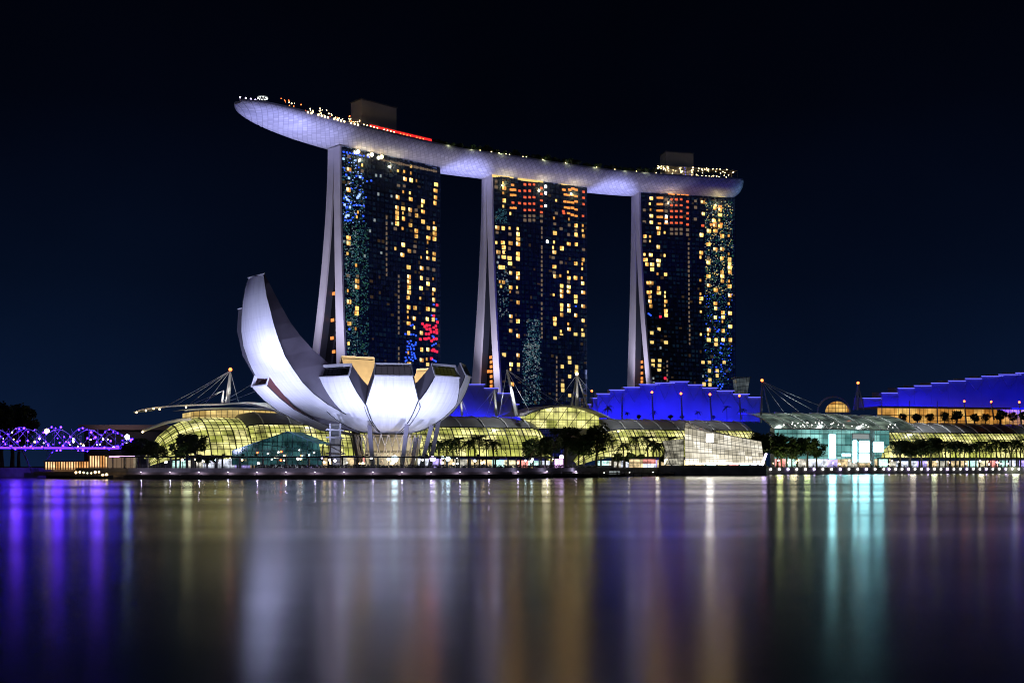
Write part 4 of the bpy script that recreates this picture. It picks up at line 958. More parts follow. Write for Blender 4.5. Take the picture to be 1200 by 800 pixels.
m = MB(); m.box((c.x, c.y + 1, (c.z - .6 + GZ) / 2), (42, 16, c.z - .6 - GZ)); m.build('wall', M['slab'], T)
lamp_spot('shed_lamp', (c.x, c.y - 30, 30), (c.x, c.y, c.z), 2500, (1, .7, .75), 90, .6, 1)

# crystal pavilion on its own islet
T0 = MB(); isl = [P(772, 557, 495), P(898, 557, 502), P(900, 557, 540), P(775, 557, 535)]
def flat(p, z): return Vector((p.x, p.y, z))
T0.grid([[flat(p, -2) for p in isl + isl[:1]], [flat(p, 4.3) for p in isl + isl[:1]]], 0, False); T0.poly([flat(p, 4.3) for p in isl])
tag(T0.build('islet', M['quay']), kind='structure')
T = thing('crystal_pavilion', 'faceted white lit glass pavilion with leaning end standing on a dark islet', 'pavilion', P(838, 544, 515))
GLC = lit_glass('pavilion_glass', (0.95, 0.85, 0.62), (1.0, 0.93, 0.78), 1.05, (3, 2.6), 0.45, 1.1, 0.10, 1.1)
GLC2 = lit_glass('pavilion_warm_glass', (0.85, 0.78, 0.58), (0.95, 0.9, 0.7), 0.7, (3, 3), 0.05, 1.0, 0.35)
fd = 504
fac = [[(803, 544), (897, 544), (893, 517), (802, 501)], ]
def facet(pts, glass, nu, nv_, nm='glass_facet'):
    m = MB(); w_ = (pts[1] - pts[0]).length; h_ = (pts[3] - pts[0]).length
    n_ = 8
    rows = [[pts[0].lerp(pts[1], i / n_).lerp(pts[3].lerp(pts[2], i / n_), j / n_) for i in range(n_ + 1)] for j in range(n_ + 1)]
    m.grid(rows, 0, False, [[(w_ * i / n_, h_ * j / n_) for i in range(n_ + 1)] for j in range(n_ + 1)]); m.build(nm, glass, T)
    m = MB(); nn = (pts[1] - pts[0]).cross(pts[3] - pts[0]).normalized() * 0.15
    for i in range(nu + 1): m.bar(pts[0].lerp(pts[1], i / nu) + nn, pts[3].lerp(pts[2], i / nu) + nn, 0.17)
    for j in range(nv_ + 1): m.bar(pts[0].lerp(pts[3], j / nv_) + nn, pts[1].lerp(pts[2], j / nv_) + nn, 0.17)
    m.build('mullion_lattice', M['dark'], T)
A_, B_, C_, D_ = P(803, 544, 504), P(896, 544, 510), P(892, 517, 514), P(802, 500.5, 506)
facet([A_, B_, C_, D_], GLC, 20, 9)
facet([B_, B_ + Vector((2, 24, 0)), C_ + Vector((-6, 22, 0)), C_], GLC, 6, 8)
facet([D_, C_, C_ + Vector((-8, 22, 2)), D_ + Vector((4, 24, 3))], GLC2, 12, 5)
A2, B2, C2, D2 = P(786, 544.5, 500), P(801, 544.5, 503), P(801, 514, 501.5), P(776, 516.5, 496)
facet([A2, B2, C2, D2], GLC2, 5, 7)
facet([A2 + Vector((0, 22, 0)), A2, D2, D2 + Vector((4, 22, 0))], GLC2, 4, 7)
facet([B2, B2 + Vector((0, 10, 0)), C2 + Vector((0, 10, 0)), C2], GLC2, 3, 7)
m = MB(); m.bar(P(804, 543.2, 503.6), P(894, 543.2, 509), 0.7); m.build('floor_light', E['hallwhite'], T)
m = MB(); m.box(P(832, 513, 500) , (2.8, .3, 3.6)); m.build('roof_light', E['hallwhite'], T)
m = MB(); m.bar(P(893, 545, 506), P(898, 531, 506), 1.0); m.build('edge_light', E['violet'], T)
# teal entrance canopy in front of the museum
T = thing('entrance_canopy', 'low teal glass canopy building with sloping peaked roof under the tall white petal', 'pavilion', P(325, 546, 410))
GLE = lit_glass('canopy_glass', (0.05, 0.24, 0.30), (0.10, 0.34, 0.34), 0.34, (2.5, 3), 0.15, 1.2, 0.3)
pts = [P(272, 545, 404), P(378, 545, 408), P(374, 520, 408), P(337, 505.5, 406), P(272, 528, 404)]
m = MB(); m.poly(pts, 0, [(p.x - pts[0].x, p.z) for p in pts]); bk = [p + Vector((3, 12, 0)) for p in pts]
m.poly([pts[4], pts[3], bk[3], bk[4]], 0, [(0, 0), (20, 0), (20, 12), (0, 12)]); m.poly([pts[3], pts[2], bk[2], bk[3]], 0, [(0, 0), (12, 0), (12, 12), (0, 12)]); m.poly([bk[0], pts[0], pts[4], bk[4]], 0, [(0, 0), (12, 0), (12, 5), (0, 5)])
m.build('glass_skin', GLE, T)
m = MB()
for i in range(19):
    px = 272 + 106 * i / 18; yt = 528 - 22.5 * (px - 272) / 65 if px < 337 else 505.5 + 14.5 * (px - 337) / 38
    m.bar(P(px, 545, 403.6), P(px, yt, 403.6), 0.2 if i % 3 else .4)
    if i % 2: m.bar(P(px, 545, 403.5), P(px + 8, max(yt, 507), 403.5), 0.2)
for a, b in (((272, 528), (337, 505.5)), ((337, 505.5), (374, 520)), ((272, 536), (378, 536)), ((300, 520), (376, 528))): m.bar(P(*a, 403.4), P(*b, 403.4), 0.4)
m.build('frame', mat('teal_steel', (0.08, 0.22, 0.26), .5), T)
for i in range(14):
    m = MB(); m.ball(P(rnd.uniform(300, 372), rnd.uniform(526, 543), 403), rnd.uniform(.2, .35)); m.build('interior_lamp', E[rnd.choice(['white', 'warmlamp', 'redlamp', 'cyanlamp'])], T)
# lift tower and stair at the museum side
T = thing('lift_tower', 'slim pale lift tower with cross bridges beside the teal canopy', 'lift tower', P(392, 546, 402))
m = MB()
for px in (387, 399):
    for dd in (402, 406): m.bar(P(px, 546, dd), P(px, 496, dd), 0.7)
for y in (503, 512, 521, 531): m.bar(P(382, y, 401.8), P(403, y + 1, 401.8), 0.7)
m.bar(P(384, 521, 401.6), P(405, 532, 401.6), 0.5); m.build('frame', M['steel'], T)
m = MB(); c = P(393, 521, 404); m.box((c.x, c.y, c.z), (2.6, 2.2, 14)); m.build('glass_shaft', lit_glass('shaft_glass', (.55, .6, .9), (.7, .7, .9), .35, (3, 3)), T)

# ------------------------------------------------------------------ masts and cables
def mast(label, base, top, d, lamp=None, legs=(), cables=(), r=0.7, white=False, group=None, name='cable_mast', cat='mast'):
    b = P(*base, d); t = P(*top, d)
    T = thing(name, label, cat, b, group)
    m = MB(); m.tube([b, b.lerp(t, .5), t], [r, r * .85, r * .45], 8); m.build('pole', M['whitepaint'] if white else M['steel'], T)
    for l in legs:
        m = MB(); m.tube([P(*l, d + 4), t], [r * .6, r * .4], 6); m.build('leg', M['whitepaint'] if white else M['steel'], T)
    for c in cables:
        q_ = P(c[0], c[1], c[2] if len(c) > 2 else d); k = c[3] if len(c) > 3 else 1.0
        s_ = b.lerp(t, k); mid = s_.lerp(q_, .5) - Vector((0, 0, (s_ - q_).length * .012))
        m = MB(); m.tube([s_, mid, q_], 0.13, 4); m.build('stay_cable', M['whitepaint'], T)
    if white: lamp_spot('mast_flood', b + Vector((2.5, -7, 1)), b.lerp(t, .6), 3500, (1, .95, .85), 50, .8, .4)
    if lamp:
        m = MB(); m.ball(t + Vector((0, 0, .5)), 0.85 if lamp != 'redlamp' or r > .6 else 0.7); m.build('beacon', E[lamp], T)
    return T
mast('thick white mast with orange beacon and long stay cables above the curved wing roof', (266.5, 473), (270, 434), 560, 'redlamp', (), ((194, 476), (206, 474.5), (240, 473.5), (280, 473), (222, 473.6)), 1.1, True)
mast('short white mast with thin cables just beside the taller beacon mast', (260, 474), (262, 457), 562, None, (), ((222, 475), (233, 474), (300, 447, 560, .2), (303, 457, 560, .1)), 0.7, True)
mast('tall leaning white mast without a beacon before the middle tower legs', (605.5, 487), (594, 433), 620, None, (), ((640, 470), (662, 476), (622, 484), (585, 487)), 1.0, True)
mast('white mast with amber beacon rising from the arched roof before the middle tower', (676, 477), (676, 439), 634, 'warmlamp', ((669.5, 477), (688, 475)), ((694, 460), (650, 474)), 0.9, True)
mast('slim white mast with small finials standing on the roof beside the museum', (541.5, 487), (539.5, 464), 600, None, (), ((530, 487), (549, 487)), 0.6, True)
mast('white mast with two thin stays in front of the blue roof near the museum', (581.5, 487), (579.5, 456.5), 606, None, (), ((558, 482), (570, 487), (592, 465)), 0.7, True)
mast('twin-legged mast with red beacon between the blue roof and the atrium', (891.5, 495), (893, 446.5), 682, 'redlamp', ((902.5, 486),), ((918, 482), (936, 482), (952, 480), (960, 475)), 0.75)
mast('splayed mast with orange beacon rising from the atrium roof', (1005, 480), (1005.5, 449.5), 722, 'redlamp', ((1000, 480), (1012.5, 480)), (), 0.75)
for b, t in (((694, 477), (693.5, 459)), ((729, 491), (729, 461)), ((765.5, 491), (764, 460.5)), ((799.5, 491), (798, 462)), ((834, 492), (832, 463)), ((868.5, 492), (866.5, 464.5))):
    mast('slim lamp mast with red lamp in front of the stepped blue roof', b, t, 684, 'redlamp' if b[0] != 729 else None, (), (), 0.5, False, 'lamp masts before the blue roof', 'lamp_mast') if b[0] != 729 else mast('slim bare mast with unlit top between red lamp masts before the blue roof', b, t, 684, None, (), (), 0.5, False, None, 'lamp_mast')
for b, t in (((1132.5, 498), (1130, 471)), ((1165, 492), (1161.5, 471.5)), ((1197, 498), (1194.5, 472))):
    mast('grey mast with red lamp standing before the orange terrace storey', b, t, 742, 'redlamp', (), (), 0.6, False, 'lamp masts before the orange terrace', 'lamp_mast')
for x in (1033.5, 1066, 1098.5):
    mast('bare grey pole without lamp between the atrium and the orange terrace', (x, 497), (x, 469.5), 744, None, (), (), 0.4, False, 'bare poles before the orange terrace', 'pole')

# ------------------------------------------------------------------ trees
def leafy(name, r, n, hgt, seed, mats, trunk_h=0.38):
    rr_ = random.Random(seed)
    root = bpy.data.objects.new(name, None); COL.objects.link(root); ORG[root] = Vector((0, 0, 0))
    t = MB(); t.tube([(0, 0, -.3), (.1, 0, hgt * .2), (-.1, .1, hgt * trunk_h), (0, .1, hgt * .6)], [.42, .32, .26, .14], 7)
    for k in range(6):
        a = rr_.uniform(0, 6.28); l = r * rr_.uniform(.5, .8); t.tube([(0, 0, hgt * rr_.uniform(.3, .45)), (math.cos(a) * l * .5, math.sin(a) * l * .5, hgt * .55), (math.cos(a) * l, math.sin(a) * l, hgt * rr_.uniform(.6, .8))], [.16, .1, .05], 5)
    to = t.build('trunk', M['bark'], root)
    c = MB(); cl = []
    for k in range(26):
        while True:
            p = Vector((rr_.uniform(-1, 1), rr_.uniform(-1, 1), rr_.uniform(-1, 1)))
            if .3 < p.length < 1: break
        cl.append((Vector((p.x * r * .8, p.y * r * .8, hgt * .66 + p.z * hgt * .27)), r * rr_.uniform(.16, .34), rr_.randrange(3)))
    for k in range(n):
        ctr, cr_, mi = rr_.choice(cl)
        d_ = Vector((rr_.gauss(0, 1), rr_.gauss(0, 1), rr_.gauss(0, .8))).normalized() * cr_ * rr_.uniform(.5, 1.12)
        p = ctr + d_; s_ = rr_.uniform(.3, .6); x = Vector((rr_.gauss(0, 1), rr_.gauss(0, 1), rr_.gauss(0, .6))).normalized(); y = x.orthogonal().normalized()
        c.poly([p - x * s_, p - y * s_ * .5, p + x * s_, p + y * s_ * .5], mi)
    co = c.build('crown', mats, root); kids(root, to, co); return root
def palm(name, hgt, seed, n=15, L_=3.6):
    rr_ = random.Random(seed)
    root = bpy.data.objects.new(name, None); COL.objects.link(root); ORG[root] = Vector((0, 0, 0))
    t = MB(); t.tube([(0, 0, -.3), (.1, 0, hgt * .5), (.25, .05, hgt)], [.28, .2, .16], 7); to = t.build('trunk', M['bark'], root)
    c = MB()
    for k in range(n):
        a = 6.283 * k / n + rr_.uniform(-.2, .2); el = rr_.uniform(-.25, 1.1); dirh = Vector((math.cos(a), math.sin(a), 0)); side = Vector((-math.sin(a), math.cos(a), 0))
        ln = L_ * rr_.uniform(.8, 1.15); prev = None
        for i in range(8):
            u_ = i / 7; p = Vector((.25, .05, hgt)) + dirh * ln * (u_ * math.cos(el * (1 - u_ * .6))) + Vector((0, 0, ln * (math.sin(el) * u_ - .75 * u_ * u_)))
            if prev is not None:
                w_ = .95 * math.sin(math.pi * min(1, .15 + u_ * .8)) + .12
                for sg in (-1, 1):
                    tipp = p.lerp(prev, .2) + side * sg * w_ + Vector((0, 0, -.35 * w_)) + dirh * .35
                    c.poly([prev, p, tipp])
                c.poly([prev - side * .05, prev + side * .05, p + side * .05, p - side * .05])
            prev = p
    co = c.build('crown', M['leafP'], root); kids(root, to, co); return root
LM = [M['leafA'], M['leafB'], M['leafC']]
protos = [leafy('leafy_tree', 4.6, 1500, 11.5, 11, LM), leafy('leafy_tree', 4.2, 1300, 11.0, 12, LM), leafy('leafy_tree', 5.0, 1700, 12.0, 13, LM)]
palms = [palm('palm_tree', 8.5, 21), palm('palm_tree', 9.2, 22), palm('palm_tree', 7.8, 23)]
small = [leafy('small_tree', 2.0, 420, 5.0, 31, LM), leafy('small_tree', 1.8, 380, 4.6, 32, LM)]
used = set()
def plant(pool, loc, sc, label, group, cat='tree'):
    p = rnd.choice(pool); k = rnd.uniform(0, 6.28)
    if p.name not in used:
        used.add(p.name); o = p; o.location = loc; o.rotation_euler = (0, 0, k); o.scale = (sc, sc, sc)
    else: o = copy_tree(p, None, loc, k, sc)
    o['label'] = label; o['category'] = cat
    if group: o['group'] = group
    elif 'group' in o: del o['group']
    return o
def gp(px, d, z=GZ): return Vector((X(px, d), d, z))
def by_height(pool, px, ytop, d, label, group, nat, z=GZ): plant(pool, gp(px, d, z), (Z(ytop, d) - z) / nat, label, group)
for px, yt, d in ((663, 498, 470), (699, 497, 492)):
    by_height([protos[2]] if px < 680 else [protos[0]], px, yt, d, 'large round dark tree in front of the glazed box, %s' % ('nearest the museum palms' if px < 680 else 'beside the row of shrubby palms'), None, 11.2)
for px, yt, d in ((622, 513, 445), (634, 514, 450), (646, 510, 456)): by_height(protos, px, yt, d, 'bushy tree between the museum palms and the large round trees', 'bushy trees by the shops', 11.2)
for px, yt, d in ((678, 512, 480), (684, 508, 476)): by_height(protos, px, yt, d, 'lower tree squeezed between the two large round trees', 'low trees between the large ones', 11.2)
for i, px in enumerate((505, 514, 522, 530, 539, 548, 555, 563, 571, 579)): by_height(palms, px + rnd.uniform(-1.5, 1.5), 511 + rnd.uniform(-2, 3), 440 + i * 3, 'palm in the row before the yellow mall beside the museum', 'palms beside the museum', 10.2)
for i, px in enumerate((717, 724, 731, 738, 745, 752, 759, 766, 773, 780, 787)): by_height(palms + small[:1], px, 514 + rnd.uniform(-2, 3), 545 + i * 3, 'palm in the row before the ribbed mall hall beside the crystal pavilion', 'palms beside the crystal pavilion', 9.6)
for px, yt, d in ((911, 506, 615), (922, 510, 618), (934, 512, 622), (946, 511, 626), (957, 514, 630), (916, 518, 612), (928, 520, 614)): by_height(protos, px, yt, d, 'leafy tree before the teal atrium glass', 'leafy trees before the atrium', 11.2)
for px, yt, d in ((888, 506, 600), (896, 508, 602)): by_height(protos, px, yt, d, 'dark tree just behind the crystal pavilion', 'dark trees behind the pavilion', 11.2)
for px, yt, d in ((1055, 514, 645), (1067, 513, 648), (1080, 510, 652), (1091, 511, 656)): by_height(protos, px, yt, d, 'leafy tree before the bright screens at the start of the long palm row', 'leafy trees by the screens', 11.2)
for i in range(22): by_height(palms, 1101 + i * 6 + rnd.uniform(-1.5, 1.5), 515 + rnd.uniform(-2, 3), 655 + i * 2.5, 'palm in the long row before the far green roofed hall', 'palms before the far hall', 9.8)
for px, yt, d in ((211, 513, 440), (219, 502, 480), (229, 507, 470)): by_height(protos, px, yt, d, 'leafy tree before the rounded glass hall end', 'trees before the rounded hall', 11.2)
for px, yt, d in ((233, 529, 400), (252, 530, 402), (243, 533, 401)): by_height(protos, px, yt, d, 'small round dark tree behind the covered walkway near the teal canopy', 'small trees behind the walkway', 11.2)
for px, yt, d in ((152, 514, 420), (163, 512, 430), (174, 515, 425), (185, 520, 420)): by_height(protos, px, yt, d, 'dark tree between the purple bridge and the rounded hall', 'dark trees by the bridge end', 11.2)
for px, yt, d in ((2, 468, 560), (14, 472, 565), (-12, 476, 555), (22, 488, 570)): by_height([protos[2], protos[0]], px, yt, d, 'big dark tree far behind the purple bridge', 'big trees behind the bridge', 11.2)
for px in (566, 712, 735, 750, 766, 784, 800, 818, 836, 852, 870): by_height(*((small, px + rnd.uniform(-3, 3)) if rnd.random() < .5 else (palms, px)), 481 + rnd.uniform(-2, 3), 690, 'small dark terrace tree before the stepped blue roof', 'terrace trees before the blue roof', 7.2, Z(493, 690))
for px in (1058, 1077, 1090, 1107, 1123, 1140, 1155, 1171, 1187, 1204, 1220): by_height(*((small, px + rnd.uniform(-3, 3), 481 + rnd.uniform(-1, 4), 742, 'dark terrace tree in front of the orange storey', 'terrace trees before the orange storey', 4.7) if rnd.random() < .6 else (protos[:2], px, 482, 742, 'dark terrace tree in front of the orange storey', 'terrace trees before the orange storey', 11.2)), Z(499, 742))
for i in range(78):
    px = 506 + 266 * (i + rnd.uniform(0, 1)) / 78; p, a, s = deck_pt(px, rnd.uniform(.78, .95)); plant(small, p, rnd.uniform(.6, 1.2), 'small dark tree in the garden along the roof deck', 'roof deck trees')
for i in range(14):
    px = rnd.uniform(515, 778); p, a, s = deck_pt(px, .93); m = MB(); m.tube([p, p + Vector((0, 0, 1))], .1, 5, 0); m.ball(p + Vector((0, 0, 1.3)), .4, 1)
    tag(m.build('garden_lamp', [M['steel'], E['warmlamp']], None, p), 'small warm lamp among the roof deck trees', 'lamp', 'roof deck garden lamps')

# ------------------------------------------------------------------ promenade: walkway, railing, lamps, people-scale details
wk = thing('covered_walkway', 'long dark covered walkway on slim posts along the promenade below the museum', 'walkway', gp(400, 382))
m = MB(); seq = [(140, 383), (220, 380), (300, 379), (380, 381), (460, 383), (540, 389), (620, 409), (650, 426)]
aa = [gp(px, d, 6.7) for px, d in seq]
m.grid([aa, [p + Vector((0, 3.2, 0.1)) for p in aa]], 0, False); m.grid([[p + Vector((0, 0, .4)) for p in aa], [p + Vector((0, 3.2, .5)) for p in aa]], 0, False, flip=True)
m.grid([[p + Vector((0, 0, .4)) for p in aa], aa], 0, False, flip=True); m.build('roof', M['dark'], wk)
def seq_d(seq_, px):
    for (a, da), (b, db) in zip(seq_, seq_[1:]):
        if a <= px <= b: return da + (db - da) * (px - a) / (b - a)
    return seq_[-1][1]
for px in range(146, 648, 27):
    d = seq_d(seq, px) + .5; m = MB(); m.box(gp(px, d, (6.7 + GZ) / 2), (0.55, 0.55, 6.7 - GZ)); m.build('post', M['steel'], wk)
rl = thing('railing', 'dark metal railing running along the quay edge below the museum', 'railing', gp(400, 379))
m = MB(); k0 = 0
pxs = list(range(152, 700, 3))
for px in pxs:
    d = shore_d(px) + .5; m.bar(gp(px, d, GZ + .2), gp(px, d, GZ + 1.35), 0.07)
m.build('baluster', M['steel'], rl)
for zz in (0.75, 1.35):
    m = MB(); m.tube([gp(px, shore_d(px) + .5, GZ + zz) for px in pxs], 0.06, 4); m.build('rail', M['steel'], rl)
hd = MB(); rr_ = random.Random(5)
for k in range(5200):
    px = rr_.uniform(300, 700) if k % 3 else rr_.uniform(906, 1300); d = (shore_d(px) + rr_.uniform(1.6, 3.4)); p = gp(px, d, GZ + rr_.uniform(0, 1.15)); s_ = rr_.uniform(.2, .45)
    x = Vector((rr_.gauss(0, 1), rr_.gauss(0, 1), rr_.gauss(0, 1))).normalized(); y = x.orthogonal().normalized(); hd.poly([p - x * s_, p - y * s_ * .6, p + x * s_, p + y * s_ * .6], rr_.randrange(3))
tag(hd.build('hedge_planting', LM), kind='stuff')
# quay lights along the far quay
for i, px in enumerate([893 + 10.2 * k for k in range(15)] + [1042 + 7.6 * k for k in range(22)] + [1212 + 8 * k for k in range(4)]):
    d = shore_d(px) - .35; p = gp(px, d, 2.5); m = MB(); m.box(p + Vector((0, .2, 0)), (.9, .3, .9), 0, 0); m.ball(p, 0.55, 1)
    tag(m.build('quay_lamp', [M['dark'], E['white' if i % 3 else 'violet']], None, p), 'small round white lamp on the quay wall below the atrium and far palm row', 'lamp', 'quay wall lamps')
for i, px in enumerate(range(165, 680, 34)):  # bollards made up to light the dark quay wall
    d = shore_d(px) - 4.0; p = gp(px, d, 1.2); m = MB(); m.tube([p, p + Vector((0, 0, .8))], .12, 8, 0); m.ball(p + Vector((0, 0, .95)), .13, 1, 6, 4)
    tag(m.build('bollard_lamp', [M['dark'], E['violet']], None, p), 'tiny bollard lamp on the boardwalk edge below the museum railing', 'lamp', 'boardwalk bollard lamps')
    pd = bpy.data.lights.new('bollard_light', 'POINT'); pd.energy = 150; pd.color = (.72, .64, 1); pd.shadow_soft_size = .15
    po_ = bpy.data.objects.new('bollard_light', pd); COL.objects.link(po_); po_.location = p + Vector((0, .35, 1.1))
# promenade post lamps: mixed colours, as in the lit strip under the walkway and trees
def post_lamp(px, d, h, key, r, label, group):
    p = gp(px, d); m = MB(); m.tube([p, p + Vector((0, 0, h))], .09, 6, 0); m.ball(p + Vector((0, 0, h)), r, 1)
    o = m.build('post_lamp', [M['dark'], E[key]], None, p); tag(o, label, 'lamp', group); return o
for px, key, r in ((462.5, 'cyanlamp', 1.1), (507, 'violet', .9), (525, 'cyanlamp', .7)):
    post_lamp(px, 388, 3.2, key, r, {462.5: 'glaring cool white lamp under the museum bowl between two columns', 507: 'violet white lamp at the museum edge by the first palms', 525: 'cool white lamp below the palms, next to the violet one'}[px], None)
lp = random.Random(9)
for k in range(46):
    px = lp.uniform(188, 660); d = shore_d(min(px, 700)) + lp.uniform(8, 40)
    post_lamp(px, d, lp.uniform(1.6, 3.8), lp.choice(['white', 'warmlamp', 'violet', 'white', 'warmlamp', 'cyanlamp']), lp.uniform(.22, .5), 'small lamp in the glittering strip behind the covered walkway', 'promenade lamps behind the walkway')
for k in range(40):
    px = lp.uniform(905, 1260); d = shore_d(px) + lp.uniform(6, 30)
    post_lamp(px, d, lp.uniform(1.8, 4.0), lp.choice(['white', 'warmlamp', 'violet', 'white', 'warmlamp']), lp.uniform(.25, .5), 'small lamp under the trees behind the far quay', 'lamps under the far trees')
for px, key, r in ((149, 'cyanlamp', 1.0), (55, 'warmlamp', 1.0)):
    p = gp(px, 440, Z(512 if px > 100 else 505, 440)); post_lamp(px, 440, p.z - GZ, key, r, 'glaring cool lamp on a tall post at the bridge end' if px > 100 else 'glaring warm lamp on a tall post among the purple bridge lights', None)
post_lamp(658, 440, 4.2, 'violet', .8, 'violet lamp beneath the bushy trees near the large round ones', None)
# lit shop kiosks, planters with light strip
for px0, px1, d, y0, key, lab in ((622, 668, 425, 546, 'warmstrip', 'planter edged by a glowing warm strip under the large round trees'), (668, 716, 452, 545.6, 'warmstrip', 'planter edged by a glowing strip next to the jetty')):
    a = gp(px0, d, GZ); b = gp(px1, d + (px1 - px0) * .6, GZ); T = thing('planter', lab, 'planter', a.lerp(b, .5)); c = a.lerp(b, .5); L_ = (b - a).length; an = math.atan2(b.y - a.y, b.x - a.x)
    m = MB(); m.box((c.x, c.y + 1, GZ + .55), (L_, 2.0, 1.1), an); m.build('wall', M['conc'], T)
    m = MB(); m.box((c.x, c.y - .12, GZ + .35), (L_ * .96, .12, .3), an); m.build('light_strip', E[key], T)
def kiosk(px0, px1, d, ztop, key, label):
    a = gp(px0, d); b = gp(px1, d); T = thing('kiosk', label, 'kiosk', a.lerp(b, .5)); c = a.lerp(b, .5); L_ = (b - a).length
    m = MB(); m.box((c.x, c.y, (GZ + ztop) / 2), (L_, 3, ztop - GZ)); m.build('lit_front', E[key] if isinstance(key, str) else key, T)
    m = MB(); m.box((c.x, c.y - .4, ztop + .15), (L_ + 1, 4.2, .3)); m.build('roof', M['dark'], T)
    m = MB()
    for k in range(int(L_ / 1.5) + 1): m.bar((c.x - L_ / 2 + 1.5 * k, c.y - 1.58, GZ), (c.x - L_ / 2 + 1.5 * k, c.y - 1.58, ztop), .16)
    m.build('mullion', M['dark'], T)
kiosk(650, 660, 432, 6.6, 'pinkstrip', 'small kiosk with pink glowing front below the bushy trees')
kiosk(738, 768, 520, 7.0, SHOP, 'open kiosk with red and white lit front before the shrubby palms')
kiosk(128, 158, 388, 7.0, 'dim', 'small dark kiosk with pale front at the end of the covered walkway')
# people strolling: a few small figures by the atrium
def person(label, p, col, h=1.72, face=0):
    m = MB(); s_ = h / 1.72; ca, sa = math.cos(face), math.sin(face)
    def q_(x, y, z): return p + Vector((x * ca - y * sa, x * sa + y * ca, z)) * s_
    rings = [(-.0, 0, 0.92, .17, .12), (0, 0, 1.1, .16, .11), (0, 0, 1.3, .2, .12), (0, 0, 1.42, .21, .11), (0, 0, 1.48, .09, .07), (0, 0, 1.53, .055, .06), (0, .01, 1.58, .085, .1), (0, .01, 1.66, .09, .105), (0, 0, 1.72, .06, .07), (0, 0, 1.74, .01, .01)]
    rw = [[q_(x + a * math.cos(2 * math.pi * k / 10), y + b * math.sin(2 * math.pi * k / 10), z) for k in range(11)] for x, y, z, a, b in rings]
    m.grid(rw, 0, True)
    for sg in (-1, 1):
        m.tube([q_(.09 * sg, 0, .95), q_(.1 * sg, .06 * sg, .5), q_(.1 * sg, -.02 * sg, .06), q_(.1 * sg, .14 - .02 * sg, .02)], [.1 * s_, .07 * s_, .05 * s_, .04 * s_], 7, 1, True)
        m.tube([q_(.21 * sg, 0, 1.41), q_(.26 * sg, -.04 * sg, 1.13), q_(.27 * sg, .08, .88)], [.06 * s_, .05 * s_, .035 * s_], 6, 0, True)
    o = m.build('person', [mat('shirt', col, .8), mat('trousers', (0.03, 0.03, 0.045), .8)], None, p); tag(o, label, 'person'); return o
pl_ = random.Random(4)
for px, lab, col in ((1021.5, 'person in a dark top standing before the bright screen', (.03, .03, .04)), (1026, 'person in a grey top walking past the bright screen', (.12, .12, .13)), (953, 'person in a white shirt walking by the atrium doors', (.6, .6, .6)), (947, 'person in a red top by the leafy trees at the atrium', (.4, .05, .05)), (990, 'person in a blue top between the two tall screens', (.05, .08, .3))):
    person(lab, gp(px, shore_d(px) + 5, GZ), col, 1.72, pl_.uniform(-1, 1))

for px in (528, 556, 590, 640, 668, 700, 735, 760):
    q, a, s_d = deck_pt(px, 0.99); pd = bpy.data.lights.new('garden_light', 'POINT'); pd.energy = 120; pd.color = (.95, 1, .6); pd.shadow_soft_size = .3
    po_ = bpy.data.objects.new('garden_light', pd); COL.objects.link(po_); po_.location = q + Vector((0, -2.5, 1.2))
for px, dd, c_, e_ in ((508, 432, (.9, 1, .6), 500), (545, 440, (.9, 1, .6), 500), (690, 470, (.9, 1, .6), 500), (740, 538, (1, .9, .6), 800), (770, 542, (1, .9, .6), 800), (946, 612, (.8, 1, .4), 1300), (1095, 644, (.9, 1, .6), 1000), (1190, 650, (.9, 1, .6), 1000), (220, 430, (.9, 1, .6), 500), (914, 604, (.9, 1, .35), 1600), (930, 606, (1, .9, .5), 900), (1070, 640, (1, .9, .7), 900), (640, 437, (1, .9, .6), 700), (1150, 660, (1, .9, .6), 900)):
    pd = bpy.data.lights.new('tree_light', 'POINT'); pd.energy = e_ * 1.5; pd.color = c_; pd.shadow_soft_size = 1.6  # added fills lift dark crowns; only the atrium trees are truly uplit
    po_ = bpy.data.objects.new('tree_light', pd); COL.objects.link(po_); po_.location = gp(px, dd, 5.5)
lamp_spot('wing_light', (X(235, 545), 545, 24), (X(235, 562), 562, 34), 5000, (1, .9, .7), 150, .8, .5)
